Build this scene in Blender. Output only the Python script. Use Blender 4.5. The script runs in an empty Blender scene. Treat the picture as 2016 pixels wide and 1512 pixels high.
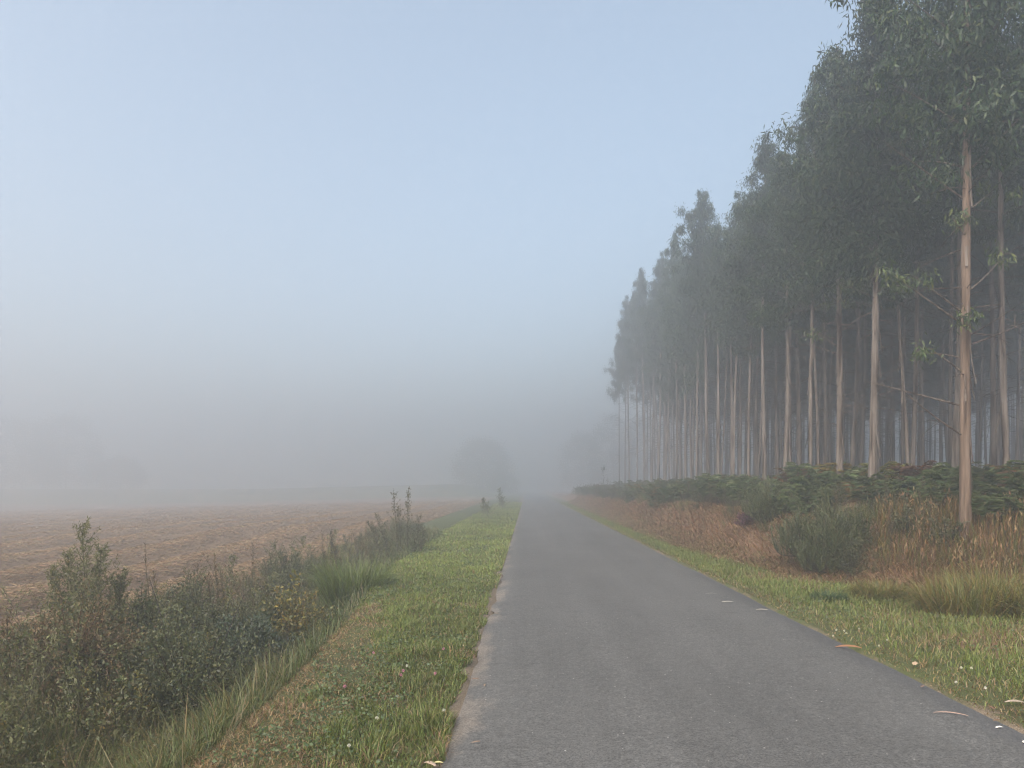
import bpy, math, random
import numpy as np
from mathutils import Vector

# ------------------------------------------------------------------ camera, sky, sun, exposure
S = bpy.context.scene
C = S.collection
CAM_H = 1.6
cam_d = bpy.data.cameras.new("camera")
cam = bpy.data.objects.new("camera", cam_d); C.objects.link(cam)
cam.location = (0, 0, CAM_H)
cam.rotation_euler = (math.radians(90), 0, math.radians(1.146))
cam_d.sensor_width = 36.0
cam_d.lens = 36.0 * 1450 / 2016
cam_d.shift_y = 203 / 2016
cam_d.clip_start = 0.05
cam_d.clip_end = 2000
S.camera = cam

SUN_EL, SUN_AZ = 38.0, -148.0          # azimuth from +Y (ahead) towards +X (right)
world = bpy.data.worlds.new("World"); S.world = world
world.use_nodes = True
nt = world.node_tree; nt.nodes.clear()
sky = nt.nodes.new("ShaderNodeTexSky"); sky.sky_type = 'NISHITA'
sky.sun_disc = False
sky.sun_elevation = math.radians(SUN_EL); sky.sun_rotation = math.radians(SUN_AZ)
sky.air_density = 1.0; sky.dust_density = 4.0; sky.ozone_density = 0.3
bg = nt.nodes.new("ShaderNodeBackground"); bg.inputs["Strength"].default_value = 0.12
wo = nt.nodes.new("ShaderNodeOutputWorld")
hs = nt.nodes.new("ShaderNodeHueSaturation"); hs.inputs["Saturation"].default_value = 0.80; hs.inputs["Hue"].default_value = 0.487   # thin high mist pales the blue
nt.links.new(sky.outputs[0], hs.inputs["Color"]); nt.links.new(hs.outputs[0], bg.inputs[0]); nt.links.new(bg.outputs[0], wo.inputs[0])

sun_d = bpy.data.lights.new("sun", 'SUN')
sun_d.energy = 1.5; sun_d.angle = math.radians(25); sun_d.color = (1.0, 0.93, 0.84)
sun = bpy.data.objects.new("sun", sun_d); C.objects.link(sun)
e, a = math.radians(SUN_EL), math.radians(SUN_AZ)
sdir = Vector((math.sin(a) * math.cos(e), math.cos(a) * math.cos(e), math.sin(e)))
sun.rotation_euler = sdir.to_track_quat('Z', 'Y').to_euler()
sun.location = sdir * 100

S.view_settings.view_transform = 'Standard'
S.view_settings.look = 'None'
S.view_settings.gamma = 1.0
S.view_settings.use_curve_mapping = False
S.view_settings.exposure = 1.36
cy = S.cycles
cy.max_bounces = 8; cy.diffuse_bounces = 2; cy.glossy_bounces = 1
cy.transmission_bounces = 3; cy.volume_bounces = 1; cy.transparent_max_bounces = 4
cy.use_denoising = True; cy.use_adaptive_sampling = False; cy.denoising_prefilter = 'FAST'; cy.filter_width = 1.1; cy.sample_clamp_indirect = 3.0

HAZE_DENSITY = 0.0158
HAZE_COLOR = (0.892, 0.914, 0.934)

rng = np.random.default_rng(11)
random.seed(11)

# ------------------------------------------------------------------ helpers
def tag(o, label=None, cat=None, group=None, kind=None):
    if label: o["label"] = label
    if cat: o["category"] = cat
    if group: o["group"] = group
    if kind: o["kind"] = kind
    return o

def empty(name, loc=(0, 0, 0), rz=0.0):
    o = bpy.data.objects.new(name, None); C.objects.link(o)
    o.empty_display_size = 0.2
    o.location = loc; o.rotation_euler = (0, 0, rz)
    return o

def hash2(ix, iy, seed):
    n = (ix.astype(np.int64) * 374761393 + iy.astype(np.int64) * 668265263 + seed * 974711) & 0xffffffff
    n = ((n ^ (n >> 13)) * 1274126177) & 0xffffffff
    return ((n ^ (n >> 16)) & 0xffff) / 65535.0

def vnoise(x, y, seed=0):
    x = np.asarray(x, float); y = np.asarray(y, float)
    x, y = np.broadcast_arrays(x, y)
    ix = np.floor(x); iy = np.floor(y); fx = x - ix; fy = y - iy
    fx = fx * fx * (3 - 2 * fx); fy = fy * fy * (3 - 2 * fy)
    a = hash2(ix, iy, seed); b = hash2(ix + 1, iy, seed)
    c = hash2(ix, iy + 1, seed); d = hash2(ix + 1, iy + 1, seed)
    return (a * (1 - fx) + b * fx) * (1 - fy) + (c * (1 - fx) + d * fx) * fy

def fbm(x, y, seed=0, o=3):
    x = np.asarray(x, float); y = np.asarray(y, float)
    s = 0; amp = 0.5; t = 0
    for k in range(o):
        s = s + amp * vnoise(x * 2 ** k, y * 2 ** k, seed + k * 17); t += amp; amp *= 0.5
    return s / t

def sstep(a, b, x):
    t = np.clip((np.asarray(x, float) - a) / (b - a), 0, 1)
    return t * t * (3 - 2 * t)

def jit(col, n, v=0.25, h=0.12):
    c = np.array(col)[None, :] * (1 + v * rng.uniform(-1, 1, (n, 1))) * (1 + h * rng.uniform(-1, 1, (n, 3)))
    return np.clip(c, 0.003, 0.95)

def mixcols(cols, weights, n, v=0.25, h=0.1):
    cols = np.array(cols); w = np.array(weights, float); w /= w.sum()
    k = rng.choice(len(cols), n, p=w)
    c = cols[k] * (1 + v * rng.uniform(-1, 1, (n, 1))) * (1 + h * rng.uniform(-1, 1, (n, 3)))
    return np.clip(c, 0.003, 0.95)

def unit(v):
    return v / np.maximum(np.linalg.norm(v, axis=-1, keepdims=True), 1e-9)

class MB:
    """collects geometry, builds ONE mesh object"""
    def __init__(s):
        s.V = []; s.T = []; s.Q3 = []; s.Q4 = []; s.n = 0
    def add(s, V, q4=None, q3=None, T=None):
        V = np.asarray(V, float).reshape(-1, 3)
        s.V.append(V)
        if T is None: T = np.tile((0.5, 0.5, 0.5), (len(V), 1))
        s.T.append(np.asarray(T, float).reshape(-1, 3))
        if q4 is not None and len(q4): s.Q4.append(np.asarray(q4) + s.n)
        if q3 is not None and len(q3): s.Q3.append(np.asarray(q3) + s.n)
        s.n += len(V)
    def tube(s, P, R, k=6, tint=(0.1, 0.08, 0.06)):
        P = np.asarray(P, float); R = np.asarray(R, float); m = len(P)
        d = unit(np.gradient(P, axis=0))
        ref = np.array((1.0, 0, 0)) if abs(d[0][0]) < 0.8 else np.array((0, 1.0, 0))
        a = unit(np.cross(d, ref)); b = np.cross(d, a)
        th = np.arange(k) * 2 * math.pi / k
        ring = (a[:, None, :] * np.cos(th)[None, :, None] + b[:, None, :] * np.sin(th)[None, :, None]) * R[:, None, None] + P[:, None, :]
        q = []
        for i in range(m - 1):
            for j in range(k):
                j2 = (j + 1) % k
                q.append((i * k + j, i * k + j2, (i + 1) * k + j2, (i + 1) * k + j))
        s.add(ring, q4=q, T=np.tile(tint, (m * k, 1)))
    def leaves(s, P, D, L, W, tint, droop=0.15):
        P = np.asarray(P, float); n = len(P)
        if n == 0: return
        D = unit(np.asarray(D, float))
        r = rng.normal(size=(n, 3)); sd = unit(np.cross(D, r)); nm = np.cross(sd, D)
        L = np.broadcast_to(L, (n,)).astype(float)[:, None]; W = np.broadcast_to(W, (n,)).astype(float)[:, None]
        V = np.empty((n, 4, 3))
        mid = P + D * L * 0.42 + nm * L * droop
        V[:, 0] = P; V[:, 1] = mid + sd * W * 0.5; V[:, 2] = P + D * L; V[:, 3] = mid - sd * W * 0.5
        q = np.arange(n)[:, None] * 4 + np.array([0, 1, 2, 3])
        s.add(V, q4=q, T=np.repeat(np.asarray(tint), 4, axis=0))
    def blades(s, P, h, w, lean, tint, az=None, drop=0.35):
        P = np.asarray(P, float); n = len(P)
        if n == 0: return
        h = np.broadcast_to(h, (n,)).astype(float)[:, None]; w = np.broadcast_to(w, (n,)).astype(float)[:, None]
        lean = np.broadcast_to(lean, (n,)).astype(float)[:, None]
        if az is None: az = rng.uniform(0, 2 * math.pi, n)
        d = np.stack([np.cos(az), np.sin(az), np.zeros(n)], 1)
        az2 = az + math.pi / 2 + rng.normal(0, 0.6, n)
        sd = np.stack([np.cos(az2), np.sin(az2), np.zeros(n)], 1)
        z = np.array((0, 0, 1.0))
        mid = P + h * (d * lean * 0.38 + z * (0.58 - 0.06 * lean))
        tip = P + h * (d * lean + z * np.maximum(1 - drop * lean * lean, 0.05))
        V = np.empty((n, 5, 3))
        V[:, 0] = P - sd * w * 0.5; V[:, 1] = P + sd * w * 0.5
        V[:, 2] = mid - sd * w * 0.42; V[:, 3] = mid + sd * w * 0.42; V[:, 4] = tip
        k = np.arange(n)[:, None] * 5
        s.add(V, q4=k + np.array([0, 1, 3, 2]), q3=k + np.array([2, 3, 4]), T=np.repeat(np.asarray(tint), 5, axis=0))
    def arrays(s):
        return (np.concatenate(s.V), np.concatenate(s.T),
                np.concatenate(s.Q4) if s.Q4 else np.zeros((0, 4), int),
                np.concatenate(s.Q3) if s.Q3 else np.zeros((0, 3), int))
    def merge(s, arr, loc, rz, sc, tmul=1.0):
        V, T, q4, q3 = arr
        c, sn = math.cos(rz), math.sin(rz)
        R = np.array(((c, -sn, 0), (sn, c, 0), (0, 0, 1.0)))
        s.add((V * sc) @ R.T + np.asarray(loc), q4=q4, q3=q3, T=T * tmul)
    def build(s, name, mat, parent=None, smooth=False, loc=None):
        V, T, q4, q3 = s.arrays()
        me = bpy.data.meshes.new(name)
        me.vertices.add(len(V)); me.vertices.foreach_set("co", V.astype(np.float32).ravel())
        nl = q4.size + q3.size
        me.loops.add(nl)
        me.loops.foreach_set("vertex_index", np.concatenate([q4.ravel(), q3.ravel()]).astype(np.int32))
        npoly = len(q4) + len(q3); me.polygons.add(npoly)
        tot = np.concatenate([np.full(len(q4), 4), np.full(len(q3), 3)]).astype(np.int32)
        st = np.concatenate([[0], np.cumsum(tot)[:-1]]).astype(np.int32)
        me.polygons.foreach_set("loop_start", st); me.polygons.foreach_set("loop_total", tot)
        if smooth: me.polygons.foreach_set("use_smooth", np.ones(npoly, bool))
        at = me.color_attributes.new("tint", 'FLOAT_COLOR', 'POINT')
        at.data.foreach_set("color", np.concatenate([T, np.ones((len(T), 1))], 1).astype(np.float32).ravel())
        me.update(calc_edges=True)
        me.materials.append(mat)
        o = bpy.data.objects.new(name, me); C.objects.link(o)
        if parent: o.parent = parent
        if loc is not None: o.location = loc
        return o

# ------------------------------------------------------------------ materials
def new_mat(name):
    m = bpy.data.materials.new(name); m.use_nodes = True
    m.node_tree.nodes.clear()
    return m, m.node_tree.nodes, m.node_tree.links

def foliage_mat(name, trans=0.35, gloss=0.05, rough=0.45, rand=0.25):
    m, N, L = new_mat(name)
    at = N.new("ShaderNodeAttribute"); at.attribute_name = "tint"
    oi = N.new("ShaderNodeObjectInfo")
    mr = N.new("ShaderNodeMapRange"); mr.inputs[3].default_value = 1 - rand; mr.inputs[4].default_value = 1 + rand
    L.new(oi.outputs["Random"], mr.inputs[0])
    mx = N.new("ShaderNodeVectorMath"); mx.operation = 'SCALE'
    L.new(at.outputs["Color"], mx.inputs[0]); L.new(mr.outputs[0], mx.inputs["Scale"])
    d = N.new("ShaderNodeBsdfDiffuse"); t = N.new("ShaderNodeBsdfTranslucent")
    g = N.new("ShaderNodeBsdfGlossy"); g.inputs["Roughness"].default_value = rough
    L.new(mx.outputs[0], d.inputs["Color"])
    warm = N.new("ShaderNodeVectorMath"); warm.operation = 'MULTIPLY'; warm.inputs[1].default_value = (1.15, 1.1, 0.7)
    L.new(mx.outputs[0], warm.inputs[0]); L.new(warm.outputs[0], t.inputs["Color"])
    m1 = N.new("ShaderNodeMixShader"); m1.inputs[0].default_value = trans
    L.new(d.outputs[0], m1.inputs[1]); L.new(t.outputs[0], m1.inputs[2])
    m2 = N.new("ShaderNodeMixShader"); m2.inputs[0].default_value = gloss
    L.new(m1.outputs[0], m2.inputs[1]); L.new(g.outputs[0], m2.inputs[2])
    o = N.new("ShaderNodeOutputMaterial"); L.new(m2.outputs[0], o.inputs[0])
    return m

def ground_mat(name, cols, scales=(0.35, 2.2, 18.0), bump=0.4, rough=0.95, stretch=(1, 1, 1), sand=False):
    """cols: list of (pos, colour) for a ramp driven by three octaves of noise"""
    m, N, L = new_mat(name)
    tc = N.new("ShaderNodeTexCoord"); mp = N.new("ShaderNodeMapping"); mp.inputs["Scale"].default_value = stretch
    L.new(tc.outputs["Object"], mp.inputs[0])
    acc = None
    for sc, wgt in zip(scales, (0.45, 0.33, 0.22)):
        n = N.new("ShaderNodeTexNoise"); n.inputs["Scale"].default_value = sc; n.inputs["Detail"].default_value = 6
        n.inputs["Roughness"].default_value = 0.65
        L.new(mp.outputs[0], n.inputs["Vector"])
        mu = N.new("ShaderNodeMath"); mu.operation = 'MULTIPLY'; mu.inputs[1].default_value = wgt
        L.new(n.outputs["Fac"], mu.inputs[0])
        if acc is None: acc = mu
        else:
            ad = N.new("ShaderNodeMath"); ad.operation = 'ADD'
            L.new(acc.outputs[0], ad.inputs[0]); L.new(mu.outputs[0], ad.inputs[1]); acc = ad
    cr = N.new("ShaderNodeValToRGB")
    el = cr.color_ramp.elements
    while len(el) > 1: el.remove(el[-1])
    el[0].position = cols[0][0]; el[0].color = (*cols[0][1], 1)
    for p, c in cols[1:]:
        x = el.new(p); x.color = (*c, 1)
    L.new(acc.outputs[0], cr.inputs[0])
    p = N.new("ShaderNodeBsdfPrincipled"); p.inputs["Roughness"].default_value = rough
    p.inputs["Specular IOR Level"].default_value = 0.15
    colour = cr.outputs[0]
    if sand:                                          # gritty sand washed off the lane's two edges
        sx = N.new("ShaderNodeSeparateXYZ"); L.new(tc.outputs["Object"], sx.inputs[0])
        c0 = N.new("ShaderNodeMath"); c0.operation = 'SUBTRACT'; c0.inputs[1].default_value = 1.2; L.new(sx.outputs[0], c0.inputs[0])
        c1 = N.new("ShaderNodeMath"); c1.operation = 'ABSOLUTE'; L.new(c0.outputs[0], c1.inputs[0])
        c2 = N.new("ShaderNodeMath"); c2.operation = 'ADD'; L.new(c1.outputs[0], c2.inputs[0]); L.new(acc.outputs[0], c2.inputs[1])
        r = N.new("ShaderNodeMapRange"); r.inputs[1].default_value = 2.62; r.inputs[2].default_value = 2.50; L.new(c2.outputs[0], r.inputs[0])
        g = N.new("ShaderNodeTexNoise"); g.inputs["Scale"].default_value = 90; L.new(tc.outputs["Object"], g.inputs["Vector"])
        gc = N.new("ShaderNodeValToRGB"); gc.color_ramp.elements[0].position = 0.3; gc.color_ramp.elements[1].position = 0.7
        gc.color_ramp.elements[0].color = (0.10, 0.075, 0.05, 1); gc.color_ramp.elements[1].color = (0.27, 0.215, 0.155, 1)
        L.new(g.outputs["Fac"], gc.inputs[0])
        mx = N.new("ShaderNodeMix"); mx.data_type = 'RGBA'
        L.new(r.outputs[0], mx.inputs[0]); L.new(colour, mx.inputs[6]); L.new(gc.outputs[0], mx.inputs[7]); colour = mx.outputs[2]
    L.new(colour, p.inputs["Base Color"])
    b = N.new("ShaderNodeBump"); b.inputs["Strength"].default_value = bump; b.inputs["Distance"].default_value = 0.05
    L.new(acc.outputs[0], b.inputs["Height"]); L.new(b.outputs[0], p.inputs["Normal"])
    o = N.new("ShaderNodeOutputMaterial"); L.new(p.outputs[0], o.inputs[0])
    return m

def asphalt_mat():
    m, N, L = new_mat("asphalt")
    tc = N.new("ShaderNodeTexCoord")
    def noise(scale, detail=4, stretch=None, rough=0.6):
        n = N.new("ShaderNodeTexNoise"); n.inputs["Scale"].default_value = scale; n.inputs["Detail"].default_value = detail
        n.inputs["Roughness"].default_value = rough
        if stretch:
            mp = N.new("ShaderNodeMapping"); mp.inputs["Scale"].default_value = stretch
            L.new(tc.outputs["Object"], mp.inputs[0]); L.new(mp.outputs[0], n.inputs["Vector"])
        else: L.new(tc.outputs["Object"], n.inputs["Vector"])
        return n.outputs["Fac"]
    def mr(fac, a0, a1, b0, b1):
        r = N.new("ShaderNodeMapRange"); r.inputs[1].default_value = a0; r.inputs[2].default_value = a1
        r.inputs[3].default_value = b0; r.inputs[4].default_value = b1
        L.new(fac, r.inputs[0]); return r.outputs[0]
    def mul(x, y):
        r = N.new("ShaderNodeMath"); r.operation = 'MULTIPLY'; L.new(x, r.inputs[0]); L.new(y, r.inputs[1]); return r.outputs[0]
    fine = noise(170, 3)
    grain = mul(mr(fine, 0.3, 0.72, 0.7, 1.35), mul(mr(noise(75, 2), 0.3, 0.7, 0.58, 1.46), mr(noise(36, 2), 0.3, 0.7, 0.80, 1.22)))
    med = mr(noise(22, 5), 0.3, 0.7, 0.86, 1.14)
    big = mr(noise(0.7, 5, (1.0, 0.45, 1.0)), 0.3, 0.7, 0.86, 1.14)
    blot = mr(noise(3.2, 3, (0.8, 2.2, 1)), 0.60, 0.72, 1.0, 0.78)      # dark patches lying across the lane
    tracks = mr(noise(1.0, 2, (2.1, 0.03, 1.0)), 0.3, 0.7, 0.92, 1.1)
    k = mul(mul(mul(mul(grain, med), big), blot), tracks)
    # pale stone chips
    vo = N.new("ShaderNodeTexVoronoi"); vo.inputs["Scale"].default_value = 26
    L.new(tc.outputs["Object"], vo.inputs["Vector"])
    sep = N.new("ShaderNodeSeparateColor"); L.new(vo.outputs["Color"], sep.inputs[0])
    lt = N.new("ShaderNodeMath"); lt.operation = 'LESS_THAN'; lt.inputs[1].default_value = 0.16
    L.new(vo.outputs["Distance"], lt.inputs[0])
    gt = N.new("ShaderNodeMath"); gt.operation = 'GREATER_THAN'; gt.inputs[1].default_value = 0.965
    L.new(sep.outputs[0], gt.inputs[0])
    chip = mul(lt.outputs[0], gt.outputs[0])
    base = N.new("ShaderNodeVectorMath"); base.operation = 'SCALE'; base.inputs[0].default_value = (0.100, 0.098, 0.092)
    L.new(k, base.inputs["Scale"])
    mc = N.new("ShaderNodeMix"); mc.data_type = 'RGBA'
    L.new(chip, mc.inputs[0]); L.new(base.outputs[0], mc.inputs[6]); mc.inputs[7].default_value = (0.42, 0.40, 0.37, 1)
    # worn sandy strip along the left edge, darker newer strip on the right
    sx = N.new("ShaderNodeSeparateXYZ"); L.new(tc.outputs["Object"], sx.inputs[0])
    wob = mr(noise(1.6, 5, (1, 1, 1)), 0.25, 0.75, -0.17, 0.17)
    ad = N.new("ShaderNodeMath"); ad.operation = 'ADD'; L.new(sx.outputs[0], ad.inputs[0]); L.new(wob, ad.inputs[1])
    edge = mr(ad.outputs[0], -0.34, -0.50, 0, 0.85)
    gr = N.new("ShaderNodeVectorMath"); gr.operation = 'SCALE'; gr.inputs[0].default_value = (0.20, 0.172, 0.142)
    L.new(mul(grain, med), gr.inputs["Scale"])
    mc2 = N.new("ShaderNodeMix"); mc2.data_type = 'RGBA'
    L.new(edge, mc2.inputs[0]); L.new(mc.outputs[2], mc2.inputs[6]); L.new(gr.outputs[0], mc2.inputs[7])
    redge = mr(ad.outputs[0], 2.95, 3.1, 0, 0.35)
    mc3 = N.new("ShaderNodeMix"); mc3.data_type = 'RGBA'
    L.new(redge, mc3.inputs[0]); L.new(mc2.outputs[2], mc3.inputs[6]); mc3.inputs[7].default_value = (0.085, 0.085, 0.088, 1)
    p = N.new("ShaderNodeBsdfPrincipled"); p.inputs["Roughness"].default_value = 0.85; p.inputs["Specular IOR Level"].default_value = 0.3
    L.new(mc3.outputs[2], p.inputs["Base Color"])
    b = N.new("ShaderNodeBump"); b.inputs["Strength"].default_value = 0.55; b.inputs["Distance"].default_value = 0.008
    L.new(fine, b.inputs["Height"]); L.new(b.outputs[0], p.inputs["Normal"])
    o = N.new("ShaderNodeOutputMaterial"); L.new(p.outputs[0], o.inputs[0])
    return m

def bark_mat():
    m, N, L = new_mat("eucalyptus_bark")
    tc = N.new("ShaderNodeTexCoord"); oi = N.new("ShaderNodeObjectInfo")
    off = N.new("ShaderNodeMath"); off.operation = 'MULTIPLY'; off.inputs[1].default_value = 60
    L.new(oi.outputs["Random"], off.inputs[0])
    cb = N.new("ShaderNodeCombineXYZ"); L.new(off.outputs[0], cb.inputs[0]); L.new(off.outputs[0], cb.inputs[2])
    av = N.new("ShaderNodeVectorMath"); av.operation = 'ADD'
    L.new(tc.outputs["Object"], av.inputs[0]); L.new(cb.outputs[0], av.inputs[1])
    def noise(stretch, detail, rough=0.6):
        mp = N.new("ShaderNodeMapping"); mp.inputs["Scale"].default_value = stretch
        L.new(av.outputs[0], mp.inputs[0])
        n = N.new("ShaderNodeTexNoise"); n.inputs["Scale"].default_value = 1; n.inputs["Detail"].default_value = detail
        n.inputs["Roughness"].default_value = rough
        L.new(mp.outputs[0], n.inputs["Vector"]); return n.outputs["Fac"]
    n1 = noise((9, 9, 0.55), 5)
    n2 = noise((40, 40, 1.6), 4)
    cr = N.new("ShaderNodeValToRGB"); el = cr.color_ramp.elements
    el[0].position = 0.36; el[0].color = (0.075, 0.05, 0.036, 1)
    el[1].position = 0.72; el[1].color = (0.30, 0.27, 0.245, 1)
    for p_, c_ in ((0.42, (0.19, 0.148, 0.118, 1)), (0.52, (0.33, 0.27, 0.222, 1)), (0.60, (0.37, 0.31, 0.265, 1))):
        x = el.new(p_); x.color = c_
    L.new(n1, cr.inputs[0])
    mrn = N.new("ShaderNodeMapRange"); mrn.inputs[1].default_value = 0.3; mrn.inputs[2].default_value = 0.7
    mrn.inputs[3].default_value = 0.65; mrn.inputs[4].default_value = 1.25
    L.new(n2, mrn.inputs[0])
    sc = N.new("ShaderNodeVectorMath"); sc.operation = 'SCALE'
    L.new(cr.outputs[0], sc.inputs[0]); L.new(mrn.outputs[0], sc.inputs["Scale"])
    p = N.new("ShaderNodeBsdfPrincipled"); p.inputs["Roughness"].default_value = 0.8; p.inputs["Specular IOR Level"].default_value = 0.2
    at = N.new("ShaderNodeAttribute"); at.attribute_name = "tint"
    ml = N.new("ShaderNodeVectorMath"); ml.operation = 'MULTIPLY'
    L.new(sc.outputs[0], ml.inputs[0]); L.new(at.outputs["Color"], ml.inputs[1])
    L.new(ml.outputs[0], p.inputs["Base Color"])
    b = N.new("ShaderNodeBump"); b.inputs["Strength"].default_value = 0.6; b.inputs["Distance"].default_value = 0.02
    L.new(n2, b.inputs["Height"]); L.new(b.outputs[0], p.inputs["Normal"])
    o = N.new("ShaderNodeOutputMaterial"); L.new(p.outputs[0], o.inputs[0])
    return m

M_LEAF = foliage_mat("eucalyptus_leaf", 0.3, 0.025, 0.45)
M_GREEN = foliage_mat("green_leaf", 0.35, 0.03, 0.5, 0.0)
M_DRY = foliage_mat("dry_stem", 0.2, 0.0, 0.6, 0.0)
M_WOOD = foliage_mat("twig_wood", 0.0, 0.0, 0.6, 0.0)
M_BARK = bark_mat()
M_ASPH = asphalt_mat()
M_VERGE = ground_mat("verge_soil", [(0.36, (0.06, 0.042, 0.026)), (0.48, (0.07, 0.075, 0.03)), (0.58, (0.085, 0.10, 0.035)), (0.68, (0.14, 0.11, 0.06))], sand=True)
M_BANK = ground_mat("bank_soil", [(0.34, (0.085, 0.05, 0.032)), (0.5, (0.17, 0.105, 0.065)), (0.6, (0.23, 0.15, 0.095)), (0.7, (0.13, 0.12, 0.05))])
M_FLOOR = ground_mat("forest_litter", [(0.36, (0.03, 0.022, 0.014)), (0.5, (0.075, 0.05, 0.03)), (0.64, (0.11, 0.075, 0.045))])
M_FIELD = ground_mat("stubble", [(0.34, (0.11, 0.075, 0.048)), (0.46, (0.16, 0.11, 0.07)), (0.56, (0.21, 0.146, 0.093)), (0.68, (0.26, 0.19, 0.125))],
                     scales=(0.5, 3.0, 22.0), stretch=(1, 0.3, 1), bump=0.6)
M_MEADOW = ground_mat("meadow_grass", [(0.36, (0.05, 0.07, 0.03)), (0.5, (0.08, 0.10, 0.04)), (0.65, (0.12, 0.12, 0.055))])

# ------------------------------------------------------------------ terrain
ROAD_L, ROAD_R = -0.50, 3.28
def verge_edge(Y):                      # where the left verge breaks into the ditch
    return -(1.85 + 0.85 * sstep(4, 17, Y))
def toe(Y):                             # foot of the right bank
    return np.interp(Y, (0, 9, 11, 13, 16, 24, 60, 250), (6.8, 6.6, 5.7, 4.9, 4.25, 4.05, 4.1, 4.6))
def bank_h(Y):
    return np.interp(Y, (0, 9.2, 11.8, 15.6, 18.5, 30, 50, 86, 105, 250), (0.4, 0.75, 1.3, 1.32, 1.38, 1.34, 1.2, 1.15, 0.5, 0.2))
def swath(u, Y):                        # mown rows of hay, running with the road
    w = 3.0 * fbm(Y * 0.05, u * 0.13, 5, 2) + 0.7 * fbm(u * 0.9, Y * 0.5, 6)
    r = 0.5 + 0.5 * np.sin(u * 2.5 + 2.2 * w)
    return np.clip(r * (0.55 + 0.9 * fbm(u * 0.35, Y * 0.07, 9)), 0, 1)
def terrain(u, Y):
    u, Y = np.broadcast_arrays(np.asarray(u, float), np.asarray(Y, float))
    z = np.zeros_like(u)
    # left side
    ve = verge_edge(Y)
    depth = 0.62 * (1 - sstep(13, 25, Y)) + 0.04
    zf = -0.28 + 0.25 * sstep(14, 30, Y)
    d = ve - u                                        # >0 outside the verge
    left = 0.05 * sstep(0, 0.8, ROAD_L - u) + 0.05 * (fbm(u * 1.3, Y * 1.3, 3) - 0.5)
    ditch = -depth * sstep(-0.1, 0.75, d) + (depth + zf) * sstep(1.1, 2.6, d)
    left = left + ditch
    far = -0.024 * np.clip(-u - 6, 0, 60) * sstep(4, 30, Y)
    rise = 2.5 * sstep(112, 165, Y) * sstep(0, 12, -u - 4)
    wind = 0.17 * (swath(u, Y) - 0.4) + 0.07 * (fbm(u * 1.6, Y * 0.6, 31) - 0.5)
    left = left + far + rise + wind * sstep(2.6, 3.6, d) * (1 - sstep(75, 98, Y))
    # right side
    t = toe(Y); B = bank_h(Y)
    steep = np.interp(Y, (0, 10, 13, 17), (3.2, 3.0, 1.6, 1.0))
    r = u - t
    right = 0.03 * sstep(0, 0.6, u - ROAD_R) + 0.05 * (fbm(u * 1.3, Y * 1.3, 7) - 0.5) * sstep(0, 0.5, u - ROAD_R)
    right = right + B * (0.66 * sstep(-0.1, steep, r) + 0.34 * sstep(0.5 * steep, 3.6, r))
    right = right + 0.13 * (fbm(u * 0.8, Y * 0.8, 13) - 0.5) * sstep(0.2, 1.5, r) + 0.012 * np.clip(u - 9, 0, 40)
    z = np.where(u < ROAD_L + 0.02, left, np.where(u > ROAD_R - 0.02, right, -0.06))
    inroad = (u > ROAD_L + 0.02) & (u < ROAD_R - 0.02)
    edge = np.minimum(np.abs(u - ROAD_L), np.abs(u - ROAD_R))
    z = np.where(inroad, -0.06, z * sstep(0, 0.25, edge + 0.0) - 0.004)
    return z

Ys = np.concatenate([np.arange(-20, 2, 1.0), np.arange(2, 12, 0.12), np.arange(12, 30, 0.22), np.arange(30, 72, 0.6), np.arange(72, 251, 4.0)])
def sheet(name, us, mat, ys=Ys, zoff=0.0, zfun=terrain):
    U, Y = np.meshgrid(np.asarray(us, float), ys)
    Z = zfun(U, Y) + zoff
    m, n = U.shape
    idx = np.arange(m * n).reshape(m, n)
    q = np.stack([idx[:-1, :-1], idx[:-1, 1:], idx[1:, 1:], idx[1:, :-1]], -1).reshape(-1, 4)
    mb = MB(); mb.add(np.stack([U, Y, Z], -1), q4=q)
    o = mb.build(name, mat, smooth=True)
    return tag(o, kind="structure")
sheet("field", np.concatenate([np.arange(-170, -60, 10), np.arange(-60, -24, 1.5), np.arange(-24, -4.61, 0.2), [-4.6]]), M_FIELD, ys=Ys[Ys < 121])
sheet("meadow", np.concatenate([np.arange(-170, -60, 10), np.arange(-60, -4.61, 2.0), [-4.6]]), M_MEADOW, ys=np.concatenate([[Ys[Ys < 121][-1]], Ys[Ys >= 121]]))
sheet("verge_ground", np.concatenate([np.arange(-4.6, -0.5, 0.1), [-0.5, -0.42, 0.5, 2.0, 3.1, 3.2, 3.28], np.arange(3.36, 4.3, 0.1), [4.3]]), M_VERGE)
sheet("bank_ground", np.concatenate([np.arange(4.3, 7.2, 0.12), [7.2]]), M_BANK)
sheet("forest_floor", np.concatenate([np.arange(7.2, 16, 0.4), np.arange(16, 60, 2.0), np.arange(60, 171, 10)]), M_FLOOR)

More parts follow.
